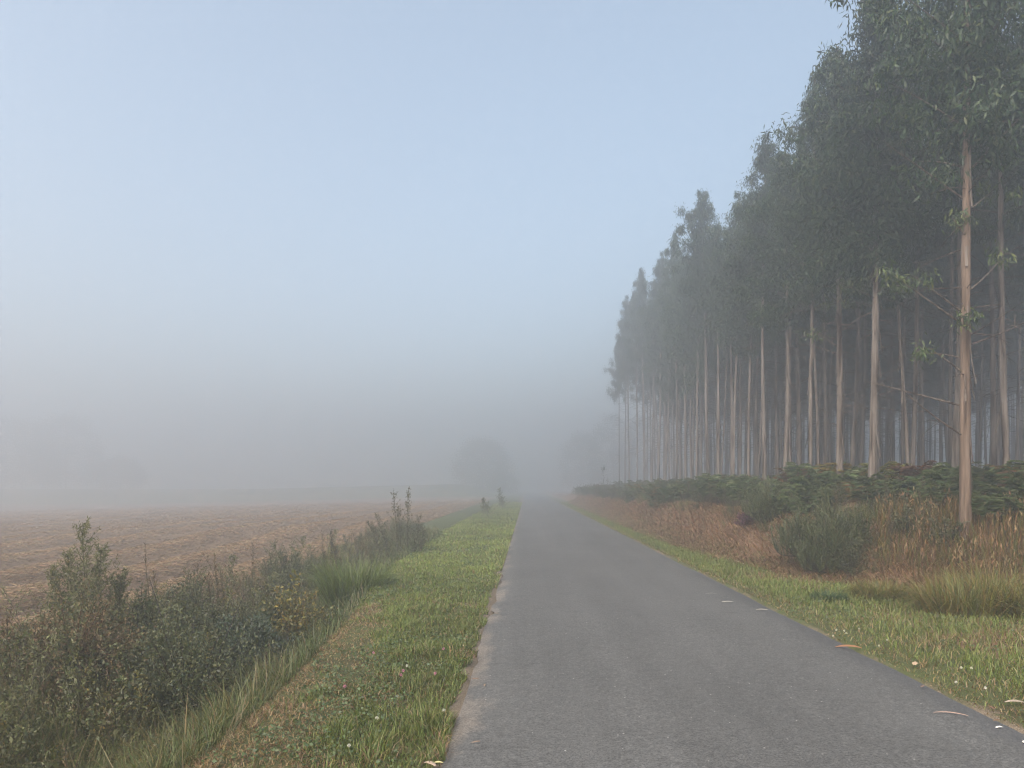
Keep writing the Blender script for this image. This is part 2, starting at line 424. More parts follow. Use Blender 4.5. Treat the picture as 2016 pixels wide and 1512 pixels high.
def road_z(U, Y):
    t = (U - 1.4) / 1.9
    return 0.035 * (1 - t * t) + 0.004
def road_sheet():
    us = np.linspace(0, 1, 25)
    ys = Ys
    U0, Y = np.meshgrid(us, ys)
    lw = ROAD_L + 0.20 * (fbm(ys * 1.9, ys * 0 + 3, 41, 4) - 0.5) - 0.08 * sstep(7, 3, ys)
    rw = ROAD_R + 0.12 * (fbm(ys * 1.5, ys * 0 + 9, 43, 4) - 0.5)
    U = lw[:, None] * (1 - U0) + rw[:, None] * U0
    Z = road_z(U, Y) + 0.006 * (fbm(U * 1.2, Y * 0.8, 51) - 0.5)
    Z[:, 0] -= 0.03; Z[:, -1] -= 0.03
    m, n = U.shape
    idx = np.arange(m * n).reshape(m, n)
    q = np.stack([idx[:-1, :-1], idx[:-1, 1:], idx[1:, 1:], idx[1:, :-1]], -1).reshape(-1, 4)
    mb = MB(); mb.add(np.stack([U, Y, Z], -1), q4=q)
    return tag(mb.build("road", M_ASPH, smooth=True), kind="structure")
road_sheet()

def tz(u, Y):
    return float(terrain(np.array([u]), np.array([Y]))[0])

# ------------------------------------------------------------------ haze
def haze():
    x0, x1, y0, y1, z0, z1 = -172, 172, -22, 255, -4.0, 23.0
    V = [(x, y, z) for z in (z0, z1) for y in (y0, y1) for x in (x0, x1)]
    F = [(0, 2, 3, 1), (4, 5, 7, 6), (0, 1, 5, 4), (2, 6, 7, 3), (0, 4, 6, 2), (1, 3, 7, 5)]
    m, N, L = new_mat("haze")
    pv = N.new("ShaderNodeVolumePrincipled")
    pv.inputs["Color"].default_value = (*HAZE_COLOR, 1); pv.inputs["Density"].default_value = HAZE_DENSITY
    pv.inputs["Anisotropy"].default_value = 0.6
    o = N.new("ShaderNodeOutputMaterial"); L.new(pv.outputs[0], o.inputs["Volume"])
    mb = MB(); mb.add(V, q4=F)
    h = mb.build("haze", m)
    tag(h, "even grey morning fog filling the whole landscape", "fog", kind="stuff")
haze()

# ------------------------------------------------------------------ eucalyptus plantation
LEAFCOLS = [(0.026, 0.046, 0.025), (0.036, 0.060, 0.028), (0.05, 0.078, 0.03), (0.08, 0.10, 0.036)]
def leaf_cluster(mb, c, r, n, L=0.15, cols=LEAFCOLS, w=(4, 4, 2, 0.6)):
    P = np.asarray(c) + rng.normal(size=(n, 3)) * np.array((r, r, r * 0.9)) * 0.62
    D = np.stack([rng.normal(0, 0.45, n), rng.normal(0, 0.45, n), -np.abs(rng.normal(0.8, 0.45, n)) + 0.1], 1)
    mb.leaves(P, D, rng.uniform(0.7, 1.25, n) * L, rng.uniform(0.75, 1.2, n) * L * 0.23, mixcols(cols, w, n, 0.25, 0.08), droop=0.08)

def trunk_path(h, wob, n=26):
    t = np.linspace(0, 1, n)
    ph = rng.uniform(0, 6.28, 4)
    x = wob * (np.sin(t * 2.3 + ph[0]) - np.sin(ph[0]) + 0.35 * np.sin(t * 7 + ph[1]) - 0.35 * np.sin(ph[1]))
    y = wob * (np.sin(t * 2.1 + ph[2]) - np.sin(ph[2]) + 0.35 * np.sin(t * 6 + ph[3]) - 0.35 * np.sin(ph[3]))
    return np.stack([x, y, t * h], 1)

def limb(mb, p0, az, up, L, r, k=4, sag=0.0, tint=(0.32, 0.30, 0.29), n=6):
    t = np.linspace(0, 1, n)
    d = np.array((math.cos(az) * math.cos(up), math.sin(az) * math.cos(up), math.sin(up)))
    bend = rng.normal(0, 0.05, 3) * L
    P = np.asarray(p0) + t[:, None] * L * d + (t * t)[:, None] * (bend + np.array((0, 0, sag * L)))
    mb.tube(P, r * (1 - 0.75 * t), k, tint)
    return P

def make_tree(h=13.0, r0=0.10, crown0=0.55, rad=1.45, nbr=30, leaves=150, dead=22, wob=0.10, tufts=(), bare=(), strips=6, inner=26, bark=(0.48, 0.49, 0.50), name="eucalyptus_tree"):
    """crown0: height fraction where the crown starts; tufts: (z, dx, dy, drop r) leafy low shoots on bent limbs; bare: (z, az, up, L)"""
    root = empty(name)
    tb = MB(); cb = MB(); bb = tb; db = tb
    P = trunk_path(h, wob)
    t = np.linspace(0, 1, len(P))
    R = r0 * (1 - t) ** 0.75 * 0.92 + 0.012 + r0 * 0.45 * np.exp(-t * 45)
    P[0, 2] -= 0.25
    tb.tube(P, R * np.clip(1 + 0.07 * rng.normal(size=len(R)), 0.85, 1.15), 10, bark)
    at = lambda z: np.array([np.interp(z / h, t, P[:, i]) for i in (0, 1)] + [z])
    rz_ = lambda z: float(np.interp(z / h, t, R))
    # curling strips of bark that hang off the stem
    for i in range(strips):
        z = rng.uniform(0.12, 0.6) * h; az = rng.uniform(0, 6.28); L = rng.uniform(0.3, 1.0)
        o = at(z) + np.array((math.cos(az), math.sin(az), 0)) * rz_(z) * 1.02
        tt = np.linspace(0, 1, 5)
        d = np.array((math.cos(az), math.sin(az), 0))
        path = o + tt[:, None] * np.array((0, 0, -L)) + (tt ** 2)[:, None] * d * rng.uniform(0.03, 0.16)
        sd = np.array((-math.sin(az), math.cos(az), 0)) * rng.uniform(0.012, 0.03)
        V = np.concatenate([path - sd, path + sd * (1 - 0.5 * tt[:, None])])
        q = [(j, j + 1, j + 6, j + 5) for j in range(4)]
        tb.add(V, q4=q)
    # dead twigs under the crown
    for i in range(int(dead * 1.7)):
        z = h * rng.uniform(0.16, crown0 + 0.1); az = rng.uniform(0, 6.28); L = rng.uniform(0.35, 1.5) * (0.5 + z / h)
        B = limb(db, at(z), az, rng.uniform(-0.25, 0.5), L, rng.uniform(0.008, 0.015), 3, rng.uniform(-0.35, 0.05))
        for _ in range(rng.integers(1, 4)):
            j = rng.integers(2, 5)
            limb(db, B[j], az + rng.normal(0, 0.8), rng.uniform(-0.6, 0.5), L * rng.uniform(0.2, 0.5), 0.004, 3, -0.2)
    for (z, az, up, L) in bare:
        B = limb(db, at(z), az, up, L, 0.018, 5, 0.08)
        for _ in range(4):
            j = rng.integers(2, 6)
            limb(db, B[j], az + rng.normal(0, 0.7), up + rng.normal(0, 0.5), L * rng.uniform(0.15, 0.4), 0.006, 3, -0.2)
    # living crown
    for i in range(nbr):
        f = (i + rng.uniform(0, 1)) / nbr
        z = h * (crown0 + (0.985 - crown0) * f ** 0.9)
        az = i * 2.4 + rng.normal(0, 0.4)
        prof = (0.45 + 0.75 * math.sin(math.pi * min(1, 0.22 + 0.72 * f)) ** 0.8) * (1.0 if f < 0.55 else 1 - 0.93 * (f - 0.55) / 0.45)
        L = rad * prof * rng.uniform(0.6, 1.15)
        up = rng.uniform(0.35, 0.85)
        B = limb(bb, at(z), az, up, L, 0.008 + 0.012 * (1 - f), 4, -0.12)
        nc = max(2, int(round(4.4 * L / rad)))
        for j in range(nc):
            s = 0.25 + 0.8 * (j + rng.uniform(0, 1)) / nc
            s = min(s, 1.0)
            q = np.array([np.interp(s, np.linspace(0, 1, 6), B[:, k]) for k in range(3)])
            q = q + rng.normal(0, 0.17, 3) + np.array((0, 0, -0.12))
            leaf_cluster(cb, q, rng.uniform(0.16, 0.36) * (1 - 0.35 * f), int(leaves * rng.uniform(0.5, 1.3)), 0.15)
    for j in range(inner):
        z = h * (crown0 + 0.06 + (0.95 - crown0 - 0.06) * (j + rng.uniform(0, 1)) / inner); az = rng.uniform(0, 6.28); q = at(z) + np.array((math.cos(az), math.sin(az), 0)) * rng.uniform(0.1, 0.4)
        leaf_cluster(cb, q, rng.uniform(0.2, 0.34), int(leaves * 0.6), 0.15)
    for j in range(5):
        leaf_cluster(cb, at(h * (0.90 + 0.025 * j)) + rng.normal(0, 0.06, 3), 0.30 - 0.04 * j, int(leaves * 0.7))
    for (z, dx, dy, rr) in tufts:
        az = math.atan2(dy, dx); D = math.hypot(dx, dy); z0 = z - 0.55 * D - 0.1
        B = limb(db, at(z0), az, math.atan2(z - z0, D), math.hypot(D, z - z0), 0.016, 5, 0.0, tint=(0.42, 0.4, 0.36))
        for j in range(max(2, int(rr * 9))):
            q = B[-1] + rng.normal(0, 1, 3) * np.array((rr, rr, rr * 0.55)) * 0.7
            leaf_cluster(cb, q, 0.15, 48, 0.125, [(0.05, 0.075, 0.032), (0.075, 0.10, 0.036), (0.12, 0.14, 0.045)], (4, 3, 1))
    tb.build("trunk", M_BARK, root, smooth=True)
    cb.build("crown", M_LEAF, root)
    return root

def copy_tree(src):
    r = src.copy(); C.objects.link(r)
    for ch in list(src.children):
        c = ch.copy(); C.objects.link(c); c.parent = r
    return r

def place(o, u, Y, rz, sc, label, group, cat="tree", sz=None, lean=(0, 0)):
    o.location = (u, Y, tz(u, Y) - 0.02)
    o.rotation_euler = (lean[0], lean[1], rz)
    o.scale = (sc, sc, sz or sc)
    return tag(o, label, cat, group)

G_FRONT = "eucalyptus trees of the front row along the bank"
G_SECOND = "eucalyptus trees of the second row"
G_DEEP = "eucalyptus trees deep in the plantation"
# --- single trees at the front, built one by one
t1 = make_tree(bark=(0.47, 0.41, 0.36), h=14.2, r0=0.084, inner=60, crown0=0.41, rad=1.35, nbr=48, dead=18, wob=0.05, strips=14,
     tufts=((4.0 - .8, -0.66, -0.1, 0.26), (5.1 - .8, -0.85, -0.1, 0.24), (5.15 - .8, -1.3, -0.2, 0.3), (6.1 - .8, -0.32, -0.2, 0.22),
            (4.5 - .8, -0.2, -0.25, 0.14), (6.6 - .8, 0.5, 0.1, 0.3), (5.5 - .8, 0.9, 0.3, 0.2)),
     bare=((1.7, math.pi + 0.2, 0.45, 1.3), (2.2, 2.6, 0.35, 1.5), (5.6, math.pi - 0.1, 0.7, 1.5), (3.2, 0.2, 0.3, 1.2)))
place(t1, 6.95, 11.81, 0, 0.955, "nearest front-row eucalyptus, thick orange-streaked trunk with leafy low side shoots", G_FRONT)
t2 = make_tree(h=11.3, r0=0.080, inner=50, crown0=0.41, rad=1.15, nbr=46, dead=14, wob=0.05, strips=10,
     tufts=((6.2 - 1.2, -0.25, -0.1, 0.36), (5.9 - 1.2, 0.12, -0.2, 0.3)))
place(t2, 7.25, 15.62, 0, 0.97, "second front-row eucalyptus from the right, pale bare trunk rising straight from the ferns", G_FRONT)
t3 = make_tree(h=10.9, r0=0.078, inner=40, crown0=0.46, rad=1.15, nbr=38, dead=20, wob=0.06,
     tufts=((6.3 - 1.4, -0.2, 0, 0.34), (6.4 - 1.4, 0.4, -0.1, 0.28), (5.4 - 1.4, -0.5, 0, 0.16)))
place(t3, 7.45, 17.7, 0, 0.98, "third front-row eucalyptus from the right, with leafy tufts halfway up its trunk", G_FRONT)
# --- kinds to copy
kinds = [make_tree(h=13.0, r0=0.070 + 0.0035 * i, crown0=(0.45, 0.48, 0.50, 0.55, 0.58, 0.60, 0.57)[i], rad=1.35 + 0.08 * (i % 3), nbr=30, dead=20 + 2 * i, wob=0.07 + 0.04 * (i % 3), strips=7) for i in range(7)]
used = set()
def tree_of(i):
    if i not in used:
        used.add(i); return kinds[i]
    return copy_tree(kinds[i])
ORD = ["first", "second", "third", "fourth", "fifth", "sixth", "seventh", "eighth", "ninth", "tenth", "eleventh", "twelfth", "thirteenth", "fourteenth",
       "fifteenth", "sixteenth", "seventeenth", "eighteenth", "nineteenth", "twentieth", "twenty-first", "twenty-second", "twenty-third", "twenty-fourth", "twenty-fifth", "twenty-sixth"]
front_px = [1591, 1540, 1502, 1471, 1442, 1413, 1395, 1370, 1348, 1330, 1308, 1295, 1283, 1268, 1254, 1239, 1230, 1219]
hts = [13.5, 12.0, 13.7, 12.0, 12.9, 11.6, 13.1, 12.4, 11.4, 13.0, 12.0, 13.0, 11.6, 12.8, 12.2, 12.8, 11.8, 11.2]
for i, px in enumerate(front_px):
    u = float(np.interp(px, (1219, 1400, 1591), (10.3, 8.8, 7.6))) + rng.normal(0, 0.1); Y = u * 1450 / (px - 1037)
    o = tree_of(i % 3 if i < 5 else 3 + i % 4); sc = rng.uniform(0.78, 1.02)
    n = ORD[i + 3]
    if i == len(front_px) - 1: lb = "last front-row eucalyptus at the far left end, almost lost in fog"
    elif i < 7: lb = f"{n} front-row eucalyptus counted from the right, slim bare trunk behind the bracken"
    else: lb = f"{n} front-row eucalyptus counted from the right, thin trunk fading into the fog"
    place(o, u, Y, rng.uniform(0, 6.28), sc, lb, G_FRONT, sz=hts[i] / 13.0 * float(np.interp(i, (0, 4, 6, 9, 13, 17), (0.88, 0.90, 1.0, 1.06, 1.18, 1.2))) * u / 8.0, lean=(rng.normal(0, .013), rng.normal(0, .013)))
# --- second row
sec = [(9.7, 12.6), (9.8, 15.2), (9.9, 17.3), (9.9, 19.2), (10.0, 20.9)] + [(10.1 + 0.125 * k, 23 + 2.8 * k) for k in range(21)]
for i, (u, Y) in enumerate(sec):
    u += rng.normal(0, 0.15); Y += rng.normal(0, 0.2) if i > 4 else 0
    o = tree_of((i * 2 + 1) % 3 if i < 6 else 3 + i % 4); sc = rng.uniform(0.85, 1.0)
    lb = f"{ORD[i]} second-row eucalyptus from the right, standing just behind the front row" if i else "eucalyptus at the right photo edge, only its hanging foliage in the frame"
    place(o, u, Y, rng.uniform(0, 6.28), sc, lb, G_SECOND, sz=rng.uniform(0.88, 1.06) * float(np.interp(Y, (15, 24, 45, 70), (0.97, 0.97, 1.12, 1.3))), lean=(rng.normal(0, .012), rng.normal(0, .012)))
for i in range(14):
    Y = 16.5 + 2.6 * i + rng.normal(0, 0.5); u = float(np.interp(Y, (15, 60), (8.5, 10.2))) + rng.normal(0, 0.15)
    o = tree_of(int(rng.integers(0, 7)))
    place(o, u, Y, rng.uniform(0, 6.28), rng.uniform(0.5, 0.68), "thin young eucalyptus squeezed between the first and second rows", "thin eucalyptus trees between the first two rows",
          sz=rng.uniform(0.78, 0.9) * float(np.interp(Y, (15, 50), (0.9, 1.15))), lean=(rng.normal(0, .03), rng.normal(0, .03)))
# --- the depth of the plantation
for row in range(2, 14):
    u0 = 7.9 + 2.35 * row + 0.4 * max(0, row - 5)
    Y = max(11, u0 / 0.70 - 0.5) + rng.uniform(0, 2)
    while Y < 84:
        u = u0 + 0.042 * (Y - 20) + rng.normal(0, 0.25)
        o = tree_of(int(rng.integers(0, 7))); sc = rng.uniform(0.68, 1.0)
        place(o, u, Y, rng.uniform(0, 6.28), sc, "slim eucalyptus deep inside the plantation, behind the two front rows", G_DEEP,
              sz=rng.uniform(0.86, 1.04) * float(np.interp(Y, (20, 45, 75), (0.95, 1.1, 1.25))), lean=(rng.normal(0, .015), rng.normal(0, .015)))
        Y += rng.uniform(1.5, 2.4) + 0.04 * row

# ------------------------------------------------------------------ far trees in the fog
def round_tree(name, u, Y, h, w, label, group=None, trunk=0.25, n=150, cols=((0.06, 0.075, 0.04), (0.08, 0.09, 0.045)), lop=0.0):
    root = empty(name, (u, Y, tz(u, Y)))
    tb = MB(); cb = MB()
    tb.tube([(0, 0, -0.3), (0.05, 0, h * trunk), (0, 0.05, h * 0.7)], [0.2, 0.16, 0.05], 8, (0.4, 0.4, 0.4))
    for i in range(n):
        f = rng.uniform(0, 1); th = rng.uniform(0, 6.28)
        zc = h * (trunk * 0.45 + (1 - trunk * 0.45) * f)
        rr = 0.5 * w * math.sqrt(max(0.02, 1 - (2 * (f - 0.42) / 1.16) ** 2)) * rng.uniform(0.45, 1.0) ** 0.5
        p = np.array((rr * math.cos(th) + lop * w * (f - 0.5), rr * math.sin(th), zc)) + rng.normal(0, 0.15, 3)
        if i % 4 == 0: tb.tube([(0, 0, h * trunk + 0.2 * zc), p * 0.6 + np.array((0, 0, 0.3 * zc)), p], [0.05, 0.03, 0.012], 4, (0.4, 0.4, 0.4))
        m = 46
        P = p + rng.normal(size=(m, 3)) * 0.075 * w * np.array((1, 1, 0.8))
        cb.leaves(P, rng.normal(size=(m, 3)), 0.028 * w + 0.06, 0.018 * w + 0.04, mixcols(cols, (1,) * len(cols), m))
    tb.build("trunk", M_BARK, root, smooth=True); cb.build("crown", M_GREEN, root)
    return tag(root, label, "tree", group)
round_tree("broadleaf_tree", -10.2, 168, 10.6, 12.6, "round-crowned broadleaf tree fading into fog left of the road's end", trunk=0.2, n=190)
round_tree("hedge_bush", -5.3, 170, 4.1, 7.2, "low rounded bush in the fog just right of the round-crowned tree", trunk=0.1, n=70)
for i, (u, Y, h, w, lb) in enumerate(((12.9, 174, 13.4, 10.1, "hazy tree nearest the road's vanishing point on its right side"),
                     (18.4, 157, 16.0, 10.5, "tallest hazy tree right of the road's end, just left of the plantation"),
                     (27.0, 168, 16.6, 12.3, "hazy tree beyond the last plantation trunks, half hidden by them"))):
    round_tree("broadleaf_tree", u, Y, h, w, lb, "faint trees beyond the right side of the road", trunk=0.22)
for i, (px, Y, h, w, lb) in enumerate(((30, 174, 15.2, 16.3, "very faint tree at the left photo edge in the fog"),
                     (118, 177, 16.6, 15.1, "faintest tall tree across the field, rising above its neighbours"),
                     (228, 172, 6.0, 10.8, "faint low bush right of the foggy trees across the field"))):
    round_tree("hedge_bush" if h < 5 else "broadleaf_tree", (px - 1037) / 1450 * Y, Y, h + 0.9, w, lb, "faint trees across the field", trunk=0.2)

# ------------------------------------------------------------------ undergrowth kinds
def spire(mb, base, h, nbr=26, spread=0.35, leafL=0.05, dens=26, cols=((0.07, 0.09, 0.06),), up=1.05, t0=0.1, stem=(0.09, 0.08, 0.05), leafup=0.5, wd=0.32, lean=(0, 0)):
    base = np.asarray(base, float)
    t = np.linspace(0, 1, 8)
    st = base + np.stack([lean[0] * t ** 1.5 * h + 0.02 * np.sin(t * 5), lean[1] * t ** 1.5 * h + 0.02 * np.cos(t * 4), t * h], 1)
    mb.tube(st, 0.008 * (1 - 0.8 * t) * max(h, 0.6), 4, stem)
    at = lambda f: np.array([np.interp(f, t, st[:, k]) for k in range(3)])
    for i in range(nbr):
        f = t0 + (0.97 - t0) * (i + rng.uniform(0, 1)) / nbr
        az = i * 2.4 + rng.normal(0, 0.3)
        L = spread * (1 - f) ** 0.7 * rng.uniform(0.6, 1.2) + 0.05
        B = limb(mb, at(f), az, up + rng.normal(0, 0.12), L, 0.004, 3, 0.1, tint=stem, n=5)
        n = max(4, int(dens * (0.4 + L / max(spread, 0.1))))
        s = rng.uniform(0.1, 1.05, n)
        P = np.stack([np.interp(s, np.linspace(0, 1, 5), B[:, k]) for k in range(3)], 1) + rng.normal(0, 0.012, (n, 3))
        D = unit(B[-1] - B[0])[None] * leafup + rng.normal(0, 0.6, (n, 3))
        LL = leafL * rng.uniform(0.6, 1.3, n) * (1.1 - 0.5 * s)
        mb.leaves(P, D, LL, LL * wd, mixcols(cols, (1,) * len(cols), n))

def bush(mb, base, rx, ry, h, nst=40, leaves=90, leafL=0.035, wd=0.45, cols=((0.05, 0.07, 0.04),), stem=(0.05, 0.04, 0.03), shell=0.55):
    base = np.asarray(base, float)
    for i in range(nst):
        az = rng.uniform(0, 6.28); el = math.asin(rng.uniform(0.12, 1.0) ** 0.8)
        k = rng.uniform(0.75, 1.12)
        end = np.array((rx * math.cos(az) * math.cos(el), ry * math.sin(az) * math.cos(el), h * math.sin(el))) * k
        t = np.linspace(0, 1, 6)
        P = base + t[:, None] * end + (np.sin(t * math.pi) * 0.12)[:, None] * np.array((0, 0, h)) + (t * rng.normal(0, 0.04))[:, None]
        mb.tube(P, 0.011 * (1 - 0.85 * t) * (0.5 + h * 0.5), 3, stem)
        n = leaves
        s = rng.uniform(shell * 0.5, 1.03, n)
        Q = np.stack([np.interp(s, t, P[:, j]) for j in range(3)], 1) + rng.normal(0, 0.055 * (rx + h), (n, 3)) * (0.35 + 0.65 * (1.1 - s))[:, None]
        D = unit(end)[None] * 0.6 + rng.normal(0, 0.6, (n, 3))
        LL = leafL * rng.uniform(0.6, 1.4, n)
        mb.leaves(Q, D, LL, LL * wd, mixcols(cols, (1,) * len(cols), n))

def broom(mb, base, rx, ry, h, n=1600, cols=((0.085, 0.105, 0.048), (0.115, 0.138, 0.065), (0.065, 0.082, 0.038), (0.13, 0.125, 0.06))):
    """many whippy green shoots fanning up from a few crooked stems: a ragged, feathery outline"""
    base = np.asarray(base, float)
    m = 30
    lop = rng.uniform(0, 6.28, 3)
    for i in range(m):
        az = rng.uniform(0, 6.28); el = rng.uniform(0.3, 1.5)
        L = h * rng.uniform(0.3, 1.0) * (0.75 + 0.3 * math.sin(2 * az + lop[0]) + 0.2 * math.sin(5 * az + lop[1]))
        end = np.array((rx * math.cos(az) * math.cos(el), ry * math.sin(az) * math.cos(el), 0)) + np.array((0, 0, L * math.sin(el)))
        t = np.linspace(0, 1, 6)
        P = base + t[:, None] * end + (np.sin(t * 3.1) * 0.06)[:, None] * rng.normal(0, 1, 3)
        mb.tube(P, 0.013 * (1 - 0.7 * t), 4, (0.06, 0.055, 0.035))
        k = n // m
        s = rng.uniform(0.25, 1.0, k)
        Q = np.stack([np.interp(s, t, P[:, j]) for j in range(3)], 1)
        out = az + rng.normal(0, 0.8, k)
        hh = h * rng.uniform(0.16, 0.42, k); le = rng.uniform(0.1, 0.75, k)
        mb.blades(Q, hh, 0.010, le, mixcols(cols, (1,) * len(cols), k, 0.35), az=out, drop=0.3)
        r = 3; f = rng.uniform(0.1, 0.95, k * r); kk = np.repeat(np.arange(k), r)
        d = np.stack([np.cos(out[kk]) * le[kk] * f, np.sin(out[kk]) * le[kk] * f, f], 1) * hh[kk][:, None]
        D = np.stack([np.cos(out[kk]) * 0.5, np.sin(out[kk]) * 0.5, 0.8 + 0 * f], 1) + rng.normal(0, 0.35, (k * r, 3))
        mb.leaves(Q[kk] + d, D, rng.uniform(0.03, 0.07, k * r), 0.014, mixcols(cols, (1,) * len(cols), k * r, 0.35))

def fern(mb, base, h, nf=7, cols=((0.07, 0.10, 0.04),), stem=(0.10, 0.09, 0.04)):
    base = np.asarray(base, float)
    for i in range(nf):
        az = i * 6.28 / nf + rng.normal(0, 0.35); reach = h * rng.uniform(0.55, 0.95); hh = h * rng.uniform(0.75, 1.1)
        t = np.linspace(0, 1, 14)
        d = np.array((math.cos(az), math.sin(az), 0)); sd = np.array((-math.sin(az), math.cos(az), 0))
        P = base + (reach * t ** 1.5)[:, None] * d + (hh * np.sin(t * 1.9) / math.sin(1.57))[:, None] * np.array((0, 0, 1.0))
        mb.tube(P[::3], 0.006 * (1 - t[::3] * 0.7), 3, stem)
        k = np.arange(4, 14)
        for s_ in (-1, 1):
            for rep in (0.0, 0.33, 0.66):
                tt = np.clip((k + rep) / 13, 0, 1)
                Q = np.stack([np.interp(tt, t, P[:, j]) for j in range(3)], 1)
                LL = h * 0.36 * (1 - ((tt - 0.25) / 0.80) ** 2).clip(0.08, 1) * rng.uniform(0.85, 1.1, len(tt))
                D = sd[None] * s_ + d[None] * 0.45 + np.array((0, 0, -0.18)) + rng.normal(0, 0.08, (len(tt), 3))
                mb.leaves(Q, D, LL, LL * 0.17, mixcols(cols, (1,) * len(cols), len(tt)), droop=0.06)

def tuft(mb, base, h, r, n, cols, lean=(0.3, 1.0), w=0.006):
    az = rng.uniform(0, 6.28, n); rr = r * 0.55 * np.sqrt(rng.uniform(0, 1, n))
    P = np.asarray(base) + np.stack([rr * np.cos(az), rr * np.sin(az), np.zeros(n) - 0.02], 1)
    mb.blades(P, h * rng.uniform(0.6, 1.1, n), w, rng.uniform(*lean, n), mixcols(cols, (1,) * len(cols), n), az=az + rng.normal(0, 0.5, n), drop=0.45)

# scattered on-ground helper
def scatter(n, u0, u1, Y0, Y1, power=1.0):
    """points on the ground, denser near the camera"""
    f = rng.uniform(0, 1, n) ** power
    Y = Y0 * (Y1 / Y0) ** f
    u = rng.uniform(0, 1, n)
    a = u0(Y) if callable(u0) else u0
    b = u1(Y) if callable(u1) else u1
    return a + (b - a) * u, Y
def gp(u, Y, dz=-0.01):
    return np.stack([u, Y, terrain(u, Y) + dz], 1)

# ------------------------------------------------------------------ verge grass
GREENS = [(0.10, 0.142, 0.036), (0.13, 0.172, 0.045), (0.165, 0.195, 0.06), (0.095, 0.12, 0.044)]
STRAW = [(0.30, 0.21, 0.11), (0.22, 0.14, 0.075), (0.36, 0.28, 0.16)]
def verge_left():
    mb = MB()
    n = 150000
    u, Y = scatter(n, lambda Y: verge_edge(Y) - 0.25, lambda Y: ROAD_L + 0.02 + 0 * Y, 3.6, 75)
    # ragged roadside edge
    keep = u < ROAD_L + 0.04 - 0.30 * np.clip(fbm(Y * 2.2, u * 0.8, 71) - 0.34, 0, 1) * (Y < 14)
    dry = 1.15 * sstep(0.62, 0.1, u - verge_edge(Y) - 0.75 * (fbm(u * 1.6, Y * 1.1, 75) - 0.42)) * (1 - sstep(8.5, 11, Y)) + 2.2 * (fbm(u * 1.9, Y * 1.3, 77) - 0.54) * (Y < 10)
    keep &= rng.uniform(0, 1, n) > 0.35 * np.clip(dry, 0, 1)
    u, Y, dry = u[keep], Y[keep], dry[keep]
    n = len(u)
    patch = fbm(u * 1.1, Y * 0.7, 79)
    tall = 0.4 + 0.6 * fbm(u * 1.2, Y * 0.9, 83) + 1.3 * np.clip(fbm(u * 4.5, Y * 3.5, 85) - 0.5, 0, 1) * 2
    h = (0.04 + 0.065 * rng.uniform(0, 1, n) ** 1.5) * tall * (1 + 0.5 * sstep(ROAD_L - 0.7, ROAD_L - 0.15, u)) * (1 - 0.4 * np.clip(dry, 0, 1))
    w = 0.0035 + 0.0007 * Y
    T = mixcols(GREENS, (3, 3, 2, 2), n)
    T *= (0.55 + 0.95 * patch)[:, None]
    br = sstep(7, 14, Y) * 0.35                       # lush light stretch further on
    T *= (1 + br)[:, None] * np.array((1.06, 1.0, 0.9))
    isdry = rng.uniform(0, 1, n) < np.clip(dry * 1.1, 0.13, 0.9)
    T[isdry] = mixcols(STRAW, (3, 3, 1), int(isdry.sum()))
    lean = rng.uniform(0.15, 0.9, n); lean[isdry] += 0.45
    mb.blades(gp(u, Y), h, w, lean, T)
    return tag(mb.build("grass", M_GREEN), "short bright green grass on the left verge beside the road", "grass", kind="stuff")
verge_left()

def verge_right():
    mb = MB()
    n = 120000
    u, Y = scatter(n, lambda Y: ROAD_R - 0.02 + 0 * Y, lambda Y: toe(Y) + 0.35, 4.2, 75)
    keep = u > ROAD_R - 0.03 + 0.16 * np.clip(fbm(Y * 2.0, Y * 0, 91) - 0.3, 0, 1)
    f = (u - ROAD_R) / (toe(Y) - ROAD_R)
    patch = fbm(u * 1.0, Y * 0.8, 93)
    dry = sstep(0.55, 1.05, f) * (Y > 10) * 0.9 + 2.2 * (patch - 0.54) * (Y < 14) * (f > 0.15) + 0.75 * sstep(0.2, 0.02, f)
    keep &= rng.uniform(0, 1, n) > 0.6 * np.clip(dry, 0, 1)
    u, Y, f, dry, patch = u[keep], Y[keep], f[keep], dry[keep], patch[keep]
    n = len(u)
    h = (0.05 + 0.07 * rng.uniform(0, 1, n) ** 1.5) * (0.5 + fbm(u * 2, Y * 2, 95)) * (0.55 + 0.65 * sstep(0.0, 0.25, f))
    w = 0.0035 + 0.0006 * Y
    T = mixcols(GREENS + [(0.15, 0.16, 0.05)], (3, 3, 2, 1, 2), n)
    T *= (0.9 + 0.55 * fbm(u * 1.7, Y * 1.2, 97))[:, None] * np.array((1.1, 1.04, 0.95))
    isdry = rng.uniform(0, 1, n) < np.clip(dry, 0.08, 0.85)
    T[isdry] = mixcols(STRAW + [(0.17, 0.15, 0.06)], (3, 2, 1, 3), int(isdry.sum()))
    lean = rng.uniform(0.15, 0.9, n); lean[isdry] += 0.4
    mb.blades(gp(u, Y), h, w, lean, T)
    return tag(mb.build("grass", M_GREEN), "short patchy green grass with dry spots on the right verge", "grass", kind="stuff")
verge_right()

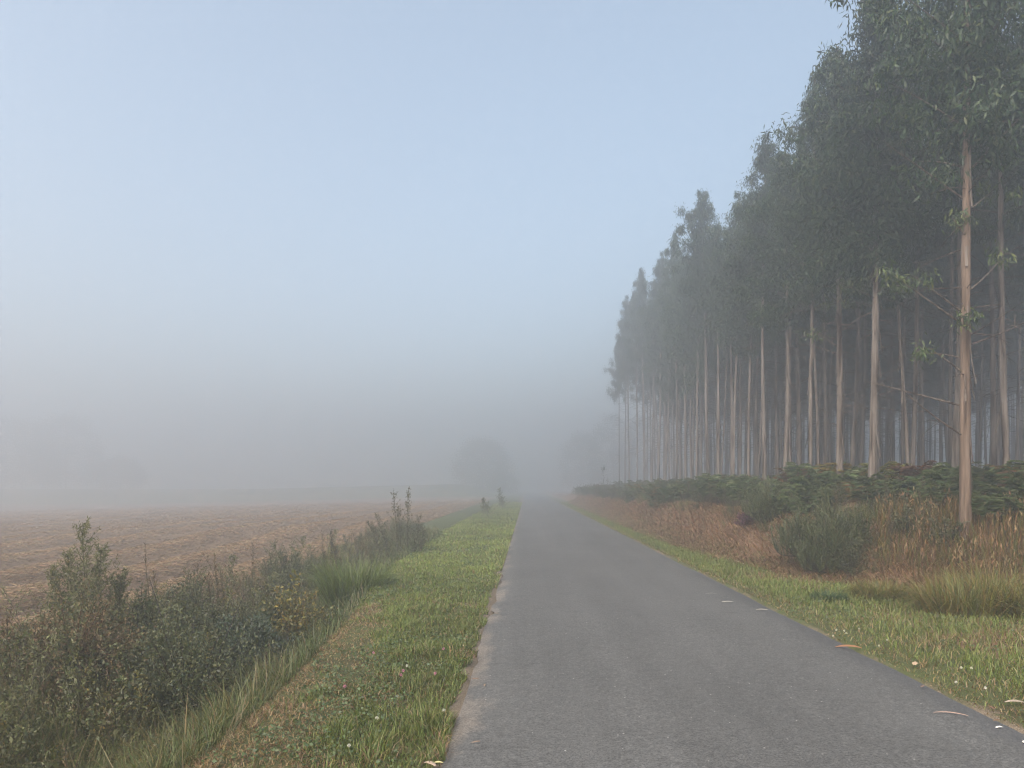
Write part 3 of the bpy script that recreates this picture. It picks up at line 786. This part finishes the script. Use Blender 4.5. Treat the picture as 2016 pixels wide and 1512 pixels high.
# ------------------------------------------------------------------ mown bank: dry stalks lying down the slope
def bank_straw():
    mb = MB()
    n = 42000
    u, Y = scatter(n, lambda Y: toe(Y) - 0.3, lambda Y: toe(Y) + 1.5, 10.5, 70)
    h = rng.uniform(0.08, 0.22, n)
    T = mixcols([(0.30, 0.185, 0.105), (0.22, 0.125, 0.07), (0.36, 0.25, 0.15), (0.14, 0.085, 0.05), (0.15, 0.15, 0.055)], (4, 4, 2, 2, 1.6), n)
    T *= (0.7 + 0.6 * fbm(u * 1.5, Y * 0.5, 101))[:, None]
    mb.blades(gp(u, Y, 0.0), h, 0.004 + 0.0006 * Y, rng.uniform(0.7, 1.5, n), T, az=math.pi + rng.normal(0, 0.7, n), drop=0.5)
    return tag(mb.build("dry_grass", M_DRY), "flattened tan dry grass on the mown slope of the right bank", "grass", kind="stuff")
bank_straw()

# ------------------------------------------------------------------ field straw
def field_straw():
    mb = MB()
    n = 190000
    u, Y = scatter(n, lambda Y: -np.maximum(0.78 * Y, 7), lambda Y: -4.5 + 0 * Y, 7, 85, 0.9)
    ridge = swath(u, Y)
    keep = rng.uniform(0, 1, n) < 0.22 + 1.1 * ridge
    u, Y, ridge = u[keep], Y[keep], ridge[keep]; n = len(u)
    T = mixcols([(0.255, 0.182, 0.118), (0.205, 0.142, 0.092), (0.32, 0.24, 0.16), (0.14, 0.096, 0.063)], (4, 4, 2, 1.5), n)
    T *= (0.62 + 0.72 * ridge)[:, None]
    P = gp(u, Y, 0.012) + np.stack([0 * u, 0 * u, rng.uniform(0, 0.05, n) * (0.4 + ridge)], 1)
    az = rng.choice([0.0, math.pi], n) + math.pi / 2 + rng.normal(0, 0.9, n)
    D = np.stack([np.cos(az), np.sin(az), rng.normal(0.02, 0.13, n)], 1)
    mb.leaves(P, D, rng.uniform(0.08, 0.24, n), 0.004 + 0.0005 * Y, T, droop=0.05)
    return tag(mb.build("cut_straw", M_DRY), "brown cut hay lying in swaths across the field", "hay", kind="stuff")
field_straw()

# ------------------------------------------------------------------ left ditch: weeds
MUG = [(0.15, 0.152, 0.070), (0.185, 0.182, 0.09), (0.115, 0.122, 0.055)]
BROWN = [(0.165, 0.118, 0.072), (0.21, 0.155, 0.095), (0.13, 0.095, 0.06)]
YEL = [(0.20, 0.17, 0.05), (0.14, 0.145, 0.045), (0.27, 0.20, 0.05)]
DARK = [(0.10, 0.108, 0.05), (0.13, 0.136, 0.066), (0.075, 0.082, 0.039)]
def thing(mb, name, mat, u, Y, label, cat, group=None):
    o = mb.build(name, mat, loc=(u, Y, tz(u, Y) - 0.02))
    return tag(o, label, cat, group)

mb = MB()
for k, (dx, dy, hh, sp) in enumerate(((0, 0, 1.45, 0.62), (-0.12, 0.05, 1.15, 0.5), (0.14, -0.05, 1.2, 0.5), (-0.22, 0, 0.95, 0.45), (0.26, 0.1, 0.9, 0.45))):
    spire(mb, (dx, dy, 0), hh, nbr=30, spread=sp, leafL=0.05, dens=62, cols=MUG, up=1.0, lean=(dx * 0.6, 0), wd=0.28)
thing(mb, "tall_weed", M_GREEN, -4.85, 8.0, "bushy tall grey-green weed with pointed plumes standing against the field at left", "plant")
mb = MB()
for k, (dx, hh, ln) in enumerate(((-0.12, 1.70, -0.03), (0.10, 1.78, 0.04), (0.0, 1.3, 0.0), (0.28, 1.1, 0.18), (-0.34, 1.15, -0.25), (-0.5, 0.95, -0.3), (0.42, 0.8, 0.2))):
    spire(mb, (dx, rng.normal(0, 0.1), 0), hh, nbr=24, spread=0.42, leafL=0.06, dens=17, cols=[(0.11, 0.115, 0.065), (0.145, 0.13, 0.08)], up=1.08, lean=(ln, 0))
thing(mb, "tall_weed", M_GREEN, -3.0, 17.6, "tallest twin-stemmed weed at the far end of the ditch by the grass verge", "plant")
mb = MB()
for dx, hh in ((0, 1.12), (0.1, 0.75), (-0.16, 0.65)):
    spire(mb, (dx, 0, 0), hh, nbr=30, spread=0.13, leafL=0.045, dens=14, cols=[(0.09, 0.08, 0.05), (0.12, 0.09, 0.06)], up=1.3)
thing(mb, "tall_weed", M_GREEN, -4.25, 16.0, "narrow brownish weed spike left of the twin-stemmed weed", "plant")
for (px, Y, hh, lb) in ((952, 40, 0.95, "small pointed weed on the far verge edge beside the field"), (984, 52, 1.5, "hazy pointed weed at the verge's far end near the road")):
    mb = MB()
    spire(mb, (0, 0, 0), hh, nbr=20, spread=0.55, leafL=0.13, dens=14, cols=MUG, up=0.95)
    spire(mb, (0.2, 0, 0), hh * 0.6, nbr=16, spread=0.6, leafL=0.13, dens=14, cols=MUG, up=0.8)
    thing(mb, "tall_weed", M_GREEN, (px - 1037) / 1450 * Y, Y, lb, "plant", "weeds along the far left verge")
mb = MB()
for dx, hh in ((0, 0.95), (0.09, 0.7), (-0.1, 0.6)):
    spire(mb, (dx, 0, 0), hh, nbr=24, spread=0.07, leafL=0.03, dens=14, cols=BROWN, up=1.35)
thing(mb, "dock_weed", M_DRY, -4.5, 10.6, "dark brown dried dock stalk standing in the middle of the weed strip", "plant")
mb = MB()
for dx, hh in ((0, 1.1), (0.12, 0.75)):
    spire(mb, (dx, 0, 0), hh, nbr=16, spread=0.12, leafL=0.03, dens=7, cols=BROWN, up=1.1)
thing(mb, "dock_weed", M_DRY, -5.1, 9.8, "thin bare brown stalk against the field right of the bushy weed", "plant")
# the dark shrub and its neighbours
mb = MB()
bush(mb, (0, 0, 0), 0.82, 0.62, 1.12, nst=95, leaves=190, leafL=0.028, wd=0.42, cols=DARK + [(0.08, 0.10, 0.065)])
for az, up, L in ((2.3, 1.0, 1.45), (0.9, 1.15, 1.25), (2.0, 0.8, 1.2)):
    B = limb(mb, (0, 0, 0.1), az, up, L, 0.012, 4, 0, tint=(0.03, 0.025, 0.02))
thing(mb, "ditch_shrub", M_GREEN, -2.95, 6.35, "large dark small-leaved shrub overhanging the near ditch", "shrub")
mb = MB()
bush(mb, (0, 0, 0), 0.55, 0.45, 0.95, nst=50, leaves=110, leafL=0.045, wd=0.4, cols=[(0.075, 0.095, 0.065), (0.09, 0.11, 0.075)])
thing(mb, "ditch_shrub", M_GREEN, -3.0, 7.9, "grey-green leafy shrub right behind the dark one", "shrub")
mb = MB()
bush(mb, (0, 0, 0), 0.75, 0.6, 0.95, nst=60, leaves=120, leafL=0.035, wd=0.3, cols=BROWN + [(0.11, 0.105, 0.055)], stem=(0.08, 0.05, 0.03))
thing(mb, "dry_shrub", M_DRY, -4.15, 6.6, "rusty brown dried shrub left of the dark ditch shrub", "shrub")
mb = MB()
bush(mb, (0, 0, 0), 0.6, 0.5, 0.95, nst=45, leaves=60, leafL=0.05, wd=0.5, cols=YEL + [(0.09, 0.09, 0.04)], stem=(0.1, 0.08, 0.05))
thing(mb, "yellowing_shrub", M_GREEN, -3.05, 9.6, "yellowing leafy shrub halfway along the ditch", "shrub")
mb = MB()
tuft(mb, (0, 0, 0), 0.95, 0.7, 1500, GREENS, (0.2, 0.9), 0.009)
thing(mb, "grass_tuft", M_GREEN, -2.75, 11.6, "tall bright green grass tuft leaning out of the ditch", "grass tuft")

# weed thicket: a tangle nobody could count
protos = {"mug": [], "brown": [], "yel": [], "dark": [], "grass": []}
for i in range(4):
    m_ = MB(); spire(m_, (0, 0, 0), 0.9, nbr=15, spread=0.5, leafL=0.042 + 0.006 * i, dens=22, cols=MUG, up=0.9, lean=(0.25 * rng.normal(), 0.2 * rng.normal()), wd=0.3 + 0.06 * i); protos["mug"].append(m_.arrays())
    m_ = MB(); spire(m_, (0, 0, 0), 0.9, nbr=14, spread=0.26, leafL=0.045, dens=11, cols=BROWN, up=1.05, lean=(0.3 * rng.normal(), 0.2 * rng.normal())); protos["brown"].append(m_.arrays())
    m_ = MB(); spire(m_, (0, 0, 0), 0.9, nbr=20, spread=0.3, leafL=0.055, dens=12, cols=YEL + [(0.08, 0.09, 0.04)], up=0.9, wd=0.4); protos["yel"].append(m_.arrays())
    m_ = MB(); bush(m_, (0, 0, 0), 0.4, 0.4, 0.8, nst=22, leaves=55, leafL=0.045, cols=DARK); protos["dark"].append(m_.arrays())
    m_ = MB(); tuft(m_, (0, 0, 0), 0.65, 0.6, 170, [(0.12, 0.15, 0.045), (0.16, 0.17, 0.065), (0.26, 0.20, 0.10)], (0.2, 1.2), 0.008); protos["grass"].append(m_.arrays())

def thicket():
    wb = MB(); db = MB(); gb = MB()
    n = 820
    u, Y = scatter(n, lambda Y: -5.2 - 0.6 * sstep(12, 5, Y), lambda Y: verge_edge(Y) - 0.45, 4.3, 26, 0.9)
    for i in range(n):
        x, y = u[i], Y[i]
        near_ditch = verge_edge(y) - x < 1.0
        kind_noise = float(fbm(np.array([x * 0.9]), np.array([y * 0.5]), 111)[0])
        r = rng.uniform(0, 1)
        sc = rng.uniform(0.5, 0.95) * (0.8 if near_ditch else 1.0) * (1 - 0.25 * sstep(14, 24, y))
        if near_ditch and r < 0.6: k = "grass"
        elif kind_noise > 0.58: k = "brown" if r < 0.6 else "mug"
        elif kind_noise < 0.42: k = "dark" if r < 0.5 else "mug"
        else: k = ("mug", "yel", "grass", "brown", "grass")[min(4, int(r * 5))]
        if x < -4.4 and rng.uniform(0, 1) < 0.8: sc *= 0.66
        tgt = db if k == "brown" else gb if k == "grass" else wb
        tgt.merge(protos[k][int(rng.integers(0, 4))], (x, y, tz(x, y) - 0.03), rng.uniform(0, 6.28), sc, rng.uniform(0.75, 1.2))
    tag(wb.build("weeds", M_GREEN), "tangle of grey-green weeds filling the ditch between verge and field", "weeds", kind="stuff")
    tag(db.build("dead_weeds", M_DRY), "dead brown weed stalks mixed through the ditch tangle", "weeds", kind="stuff")
    # long grass at the ditch bottom and lip
    m = 26000
    uu, YY = scatter(m, lambda Y: -4.4 + 0 * Y, lambda Y: verge_edge(Y) - 0.05, 3.9, 24)
    T = mixcols([(0.085, 0.11, 0.035), (0.11, 0.125, 0.048), (0.17, 0.135, 0.07), (0.065, 0.08, 0.03)], (3, 3, 1.6, 2), m)
    gb.blades(gp(uu, YY), rng.uniform(0.12, 0.42, m), 0.005 + 0.0004 * YY, rng.uniform(0.3, 1.3, m), T, drop=0.5)
    m = 11000
    uu, YY = scatter(m, lambda Y: -4.2 + 0 * Y, lambda Y: verge_edge(Y) - 0.2, 3.9, 6.6)
    T = mixcols([(0.13, 0.155, 0.05), (0.18, 0.17, 0.07), (0.27, 0.20, 0.10), (0.10, 0.12, 0.042)], (3, 3, 2, 2), m)
    gb.blades(gp(uu, YY), rng.uniform(0.2, 0.6, m), 0.006, rng.uniform(0.2, 1.2, m), T, drop=0.5)
    tag(gb.build("long_grass", M_GREEN), "long arching grass in the ditch at the verge's left edge", "grass", kind="stuff")
thicket()

# ------------------------------------------------------------------ right bank: bracken, broom, tall grass
FERN = [(0.075, 0.11, 0.042), (0.095, 0.13, 0.05), (0.115, 0.135, 0.055)]
FBROWN = [(0.16, 0.09, 0.045), (0.20, 0.12, 0.05)]
fp = []
for i in range(6):
    m_ = MB(); fern(m_, (0, 0, 0), 1.0, 7, FERN if i < 5 else FERN + FBROWN); fp.append(m_.arrays())
fb = MB()
for i in range(640):
    Y = 11.5 * (84 / 11.5) ** rng.uniform(0, 1)
    t_ = float(toe(Y))
    x = t_ + 0.55 + 1.0 * float(vnoise(np.array([0.0]), np.array([Y * 0.45]), 151)[0]) + (rng.uniform(0, 1) ** 1.3) * (5.5 if Y > 14 else 4.5) + (0.9 if Y < 15 else 0)
    fb.merge(fp[int(rng.integers(0, 6))], (x, Y, tz(x, Y) - 0.03), rng.uniform(0, 6.28), 0.76 * (0.38 + 0.75 * float(fbm(np.array([x * 0.7]), np.array([Y * 0.35]), 141)[0])) * rng.uniform(0.7, 1.25), rng.uniform(0.65, 1.25))
tag(fb.build("bracken", M_GREEN), "dense green bracken covering the top of the right bank under the trees", "bracken", kind="stuff")
sb = MB()
for i in range(420):                     # brown dead fronds, brambles and seedlings woven through the bracken's lower edge
    Y = 11.5 * (84 / 11.5) ** rng.uniform(0, 1)
    x = float(toe(Y)) + rng.uniform(0.75, 2.2) if rng.uniform(0, 1) < 0.6 else float(toe(Y)) + rng.uniform(1.5, 6)
    k = ("brown", "dark", "mug", "grass", "brown")[int(rng.integers(0, 5))]
    sb.merge(protos[k][int(rng.integers(0, 4))], (x, Y, tz(x, Y) - 0.03), rng.uniform(0, 6.28), rng.uniform(0.3, 0.75) * (1 + 0.008 * Y), rng.uniform(0.55, 1.0))
for i in range(70):                      # scrub that grows round and through the broom
    x = 5.35 + rng.normal(0, 0.75); Y = 13.3 + rng.normal(0, 0.9)
    if x < float(toe(Y)) + 0.1: continue
    k = ("brown", "grass", "mug", "dark", "grass")[int(rng.integers(0, 5))]
    sb.merge(protos[k][int(rng.integers(0, 4))], (x, Y, tz(x, Y) - 0.03), rng.uniform(0, 6.28), rng.uniform(0.35, 0.85), rng.uniform(0.6, 1.0))
tag(sb.build("undergrowth", M_GREEN), "brown and green tangle along the lower edge of the bracken", "undergrowth", kind="stuff")
for (px, Y, u, sc, cols, lb) in ((1640, 18.0, 7.45, 0.8, [(0.24, 0.17, 0.04), (0.18, 0.14, 0.04)], "yellowing bracken plant at the foot of the third trunk"),
                          (1728, 16.6, 7.9, 0.75, [(0.22, 0.19, 0.04), (0.14, 0.15, 0.04)], "yellow-green bracken plant just right of the second trunk"),
                          (1795, 16.0, 8.5, 0.8, [(0.15, 0.07, 0.035), (0.11, 0.055, 0.03)], "dead reddish-brown bracken plant between the two nearest trunks"),
                          (1560, 19.5, 7.0, 0.75, [(0.19, 0.10, 0.05), (0.14, 0.09, 0.05)], "bronze-brown bracken plant in the green fern bank")):
    mb = MB(); fern(mb, (0, 0, 0), sc, 8, cols)
    u = (px - 1037) / 1450 * Y
    thing(mb, "fern_plant", M_GREEN, u, Y, lb, "fern")
mb = MB(); broom(mb, (0, 0, 0), 0.5, 0.5, 1.3, n=1800); broom(mb, (0.4, 0.25, 0.1), 0.45, 0.5, 1.05, n=1300); broom(mb, (-0.4, 0.5, 0.2), 0.5, 0.5, 1.0, n=1200); broom(mb, (-0.25, -0.1, 0), 0.4, 0.4, 0.8, n=800)
thing(mb, "broom_shrub", M_GREEN, 5.3, 12.9, "large dark green broom shrub on the bank left of the tall dry grass", "shrub")
mb = MB(); broom(mb, (0, 0, 0), 0.6, 0.6, 0.85, n=2000)
thing(mb, "broom_shrub", M_GREEN, 5.2, 15.9, "smaller broom shrub on the bank edge behind the large one", "shrub")
mb = MB()
bush(mb, (0, 0, 0), 0.35, 0.3, 0.4, nst=40, leaves=50, leafL=0.03, cols=[(0.16, 0.05, 0.13), (0.12, 0.05, 0.09), (0.10, 0.08, 0.05)])
thing(mb, "heather_clump", M_GREEN, 4.95, 16.6, "purple flowering heather clump on the bank beside the broom", "plant")

def tall_dry():
    mb = MB(); n = 19000
    u, Y = scatter(n, lambda Y: toe(Y) + 0.15 + 0.5 * (Y < 12), lambda Y: toe(Y) + 2.5, 8.3, 14.5)
    x_ok = (u / Y > 0.47) & (rng.uniform(0, 1, n) < 0.55)
    u, Y = u[x_ok], Y[x_ok]; n = len(u)
    T = mixcols([(0.15, 0.09, 0.042), (0.21, 0.135, 0.062), (0.12, 0.115, 0.04), (0.09, 0.055, 0.03), (0.09, 0.10, 0.035)], (4, 2, 3, 2, 2), n)
    T *= (0.7 + 0.6 * fbm(u * 1.3, Y * 1.3, 121))[:, None]
    mb.blades(gp(u, Y), rng.uniform(0.15, 0.5, n) * (0.5 + 0.8 * fbm(u, Y, 123)), 0.009, rng.uniform(0.05, 0.55, n), T)
    # seed heads
    k = rng.choice(n, 1500); P = gp(u[k], Y[k]) + np.stack([0 * u[k], 0 * u[k], rng.uniform(0.2, 0.42, 1500)], 1)
    mb.leaves(P, rng.normal(0, 0.25, (1500, 3)) + np.array((0, 0, 1)), 0.10, 0.02, mixcols([(0.20, 0.125, 0.07), (0.27, 0.19, 0.11)], (1, 1), 1500))
    tag(mb.build("tall_dry_grass", M_DRY), "tall rusty dry grass below the nearest trunks on the right", "grass", kind="stuff")
tall_dry()
SEDGE = [(0.165, 0.165, 0.042), (0.205, 0.185, 0.05), (0.12, 0.135, 0.036), (0.21, 0.145, 0.055)]
spots = [(4.95, 10.4, 0.40, 0.45, "leftmost yellow-green grass tuft at the foot of the dry grass"),
         (5.45, 9.3, 0.62, 0.75, "biggest rounded yellow-green grass tuft on the right verge"),
         (6.15, 9.9, 0.72, 0.8, "yellow-green grass tuft right behind the biggest rounded one"),
         (6.15, 9.1, 0.66, 0.7, "arching yellow-green grass tuft at the right photo edge")]
for (u, Y, h, r, lb) in spots:
    mb = MB(); tuft(mb, (0, 0, 0), h * 0.9, r * 1.15, 1000, SEDGE, (0.15, 1.35), 0.010)
    thing(mb, "grass_tuft", M_GREEN, u, Y, lb, "grass tuft", "yellow-green grass tufts on the right")
mb = MB(); tuft(mb, (0, 0, 0), 0.2, 0.35, 700, [(0.045, 0.08, 0.03), (0.06, 0.095, 0.035)], (0.3, 1.1), 0.009)
thing(mb, "grass_tuft", M_GREEN, 4.15, 10.2, "small dark green grass tuft in the middle of the right verge", "grass tuft")

# small sapling near the plantation's far end
mb = MB(); spire(mb, (0, 0, 0), 2.4, nbr=12, spread=0.7, leafL=0.12, dens=7, cols=DARK, up=0.8, t0=0.1); spire(mb, (0.4, 0.2, 0), 1.3, nbr=12, spread=0.6, leafL=0.12, dens=7, cols=DARK, up=0.8, t0=0.1)
for k in range(3): leaf_cluster(mb, (0.05, 0, 2.1 + 0.1 * k), 0.16, 26, 0.14)
thing(mb, "sapling", M_GREEN, (1187 - 1037) / 1450 * 66, 66, "thin young sapling left of the plantation's last trunks", "tree")

# ------------------------------------------------------------------ low broad-leaved weeds on the verges
def clover():
    for side in (0, 1):
        mb = MB(); n = 15000 if side == 0 else 9000
        if side == 0:
            u, Y = scatter(n, lambda Y: verge_edge(Y) + 0.05, lambda Y: ROAD_L - 0.05 + 0 * Y, 3.7, 22)
        else:
            u, Y = scatter(n, lambda Y: ROAD_R + 0.05 + 0 * Y, lambda Y: toe(Y) + 0 * Y, 4.4, 22)
        m = fbm(u * 1.6 + 9, Y * 1.1, 131 + side) > 0.57
        u, Y = u[m], Y[m]; n = len(u)
        P = gp(u, Y, 0) + np.stack([0 * u, 0 * u, rng.uniform(0.02, 0.065, n)], 1)
        D = rng.normal(0, 1, (n, 3)) * np.array((1, 1, 0.35))
        LL = rng.uniform(0.010, 0.026, n) * (1 + 0.05 * Y)
        mb.leaves(P, D, LL, LL * 0.7, mixcols([(0.10, 0.14, 0.06), (0.13, 0.165, 0.08), (0.08, 0.11, 0.05)], (2, 2, 1), n), droop=0.05)
        tag(mb.build("clover_leaves", M_GREEN), "dark clover leaves spread through the " + ("left" if side == 0 else "right") + " verge grass", "clover", kind="stuff")
clover()

def flower(u, Y, hgt, r, col, label, group, name):
    r *= 0.72
    root = empty(name, (u, Y, tz(u, Y)), rng.uniform(0, 6.28))
    mb = MB(); mb.tube([(0, 0, -0.01), (0.004, 0, hgt * 0.5), (0.012, 0.004, hgt)], [0.002, 0.0017, 0.0015], 4, (0.12, 0.16, 0.05))
    mb.build("stem", M_GREEN, root)
    hb = MB(); n = 60
    D = unit(rng.normal(size=(n, 3)) + np.array((0, 0, 0.35)))
    hb.leaves(np.array((0.012, 0.004, hgt)) + D * r * 0.15, D, r, r * 0.45, jit(col, n, 0.15, 0.06), droop=0.1)
    hb.build("flower_head", M_GREEN, root)
    tag(root, label, "flower", group)
for (px, py) in ((790, 1340), (1350 * .397 + 260, 1330), (560, 1300), (735, 1300), (680, 1370), (858, 1330), (870, 1285)):
    Y = 1450 * 1.52 / (py - 959); flower((px - 1037) / 1450 * Y, Y, 0.10, 0.017, (0.62, 0.32, 0.42), "small pink clover flower in the left verge grass", "pink clover flowers on the left verge", "clover_flower")
for (px, py) in ((745, 1425), (800, 1318), (870, 1400), (690, 1480), (1450, 1108), (1460, 1112), (1633, 1240), (1655, 1240), (1662, 1245), (1688, 1238), (1724, 1270), (1880, 1315), (1905, 1318), (1925, 1352), (1740, 1260), (1875, 1340), (1640, 1238)):
    Y = 1450 * 1.52 / (py - 959); sd = "left" if px < 1000 else "right"
    flower((px - 1037) / 1450 * Y, Y, 0.09, 0.015, (0.72, 0.72, 0.66), f"small white clover flower in the {sd} verge grass", f"white clover flowers on the {sd} verge", "clover_flower")

M_LITTER = foliage_mat("dead_leaf", 0.15, 0.03, 0.5, 0.0)
def litter(px, py, L, W, rz, col, curl, name, label, cat, group=None, h=None):
    Y = 1450 * (1.6 - 0.03) / (py - 959); u = (px - 1037) / 1450 * Y
    z = float(road_z(np.array([u]), np.array([Y]))[0]) + 0.008 if ROAD_L < u < ROAD_R else tz(u, Y) + 0.03
    t = np.linspace(-0.5, 0.5, 9)
    c = np.stack([t * L, curl * L * (0.25 - t * t) * 1.6, 0.004 + 0.25 * W * (1 - (2 * t) ** 2)], 1)
    wv = W * (np.cos(t * 2.7) * 0.8 + 0.2)
    up = np.array((0, 0, 0.003))
    V = np.concatenate([c - np.stack([0 * t, wv / 2, 0 * t], 1), c + np.stack([0 * t, 0 * t, 0.25 * wv], 1), c + np.stack([0 * t, wv / 2, 0 * t], 1)])
    q = [(j, j + 1, j + 10, j + 9) for j in range(8)] + [(9 + j, 10 + j, 19 + j, 18 + j) for j in range(8)]
    mb = MB(); mb.add(V, q4=q, T=np.tile(col, (27, 1)))
    o = mb.build(name, M_LITTER); o.location = (u, Y, z); o.rotation_euler = (0, 0, rz)
    tag(o, label, cat, group)
litter(1862, 1400, 0.21, 0.016, -0.35, (0.50, 0.33, 0.26), 0.35, "bark_strip", "long curved pinkish bark strip lying on the asphalt near the right edge", "bark strip")
litter(1955, 1424, 0.055, 0.022, 0.2, (0.75, 0.72, 0.66), 0.1, "bark_chip", "white bark chip on the asphalt beside the long pinkish strip", "bark chip")
litter(2004, 1452, 0.04, 0.02, 0.5, (0.70, 0.66, 0.6), 0.1, "bark_chip", "pale bark chip at the lower right corner of the road", "bark chip")
litter(1430, 1184, 0.16, 0.02, 0.0, (0.62, 0.58, 0.52), 0.2, "bark_strip", "short whitish bark strip on the road further up near the right edge", "bark strip")
litter(1398, 1168, 0.17, 0.014, 0.1, (0.45, 0.42, 0.38), 0.3, "bark_strip", "greyish bark strip on the road, farthest of the strips", "bark strip")
litter(1497, 1198, 0.15, 0.02, -0.1, (0.6, 0.55, 0.48), 0.2, "bark_strip", "pale bark strip right at the asphalt's right edge", "bark strip")
litter(1665, 1270, 0.24, 0.05, -0.2, (0.36, 0.17, 0.09), 0.15, "bark_strip", "reddish-brown bark piece on the right road edge", "bark strip")
litter(1795, 1305, 0.09, 0.05, 0.8, (0.45, 0.33, 0.22), 0.2, "dead_leaf", "tan dead leaf in the grass at the right road edge", "leaf")
litter(1985, 1382, 0.14, 0.035, -0.1, (0.42, 0.34, 0.26), 0.2, "bark_strip", "curled brown bark piece in the grass at the right photo edge", "bark strip")
litter(913, 1273, 0.05, 0.03, 0.9, (0.62, 0.52, 0.33), 0.2, "dead_leaf", "pale yellow dead leaf on the sandy left road edge", "leaf")
litter(908, 1283, 0.05, 0.025, 1.3, (0.65, 0.56, 0.38), 0.2, "dead_leaf", "pale dead leaf touching the grass beside the yellow one", "leaf")
litter(862, 1503, 0.06, 0.02, 0.1, (0.70, 0.62, 0.30), 0.1, "dead_leaf", "bright yellow narrow leaf at the bottom left road edge", "leaf")
litter(846, 1506, 0.09, 0.035, -0.6, (0.42, 0.32, 0.24), 0.2, "dead_leaf", "greyish curled leaf at the bottom edge beside the yellow leaf", "leaf")
for k in range(26):
    sd = rng.uniform(0, 1) < 0.45
    py = rng.uniform(1030, 1500); Y = 1450 * 1.57 / (py - 959)
    u = (ROAD_L + abs(rng.normal(0, 0.12)) - 0.05) if sd else (ROAD_R - abs(rng.normal(0, 0.15)) + 0.08)
    px = 1037 + u * 1450 / Y
    L = rng.uniform(0.03, 0.075)
    c = mixcols([(0.30, 0.21, 0.13), (0.22, 0.135, 0.08), (0.36, 0.28, 0.18)], (2, 2, 1), 1, 0.2)[0]
    litter(px, py, L, L * 0.28, rng.uniform(0, 6.28), c, 0.2, "dead_leaf", "small brown dead leaf strewn along the " + ("left" if sd else "right") + " edge of the road", "leaf", "dead leaves along the " + ("left" if sd else "right") + " road edge")
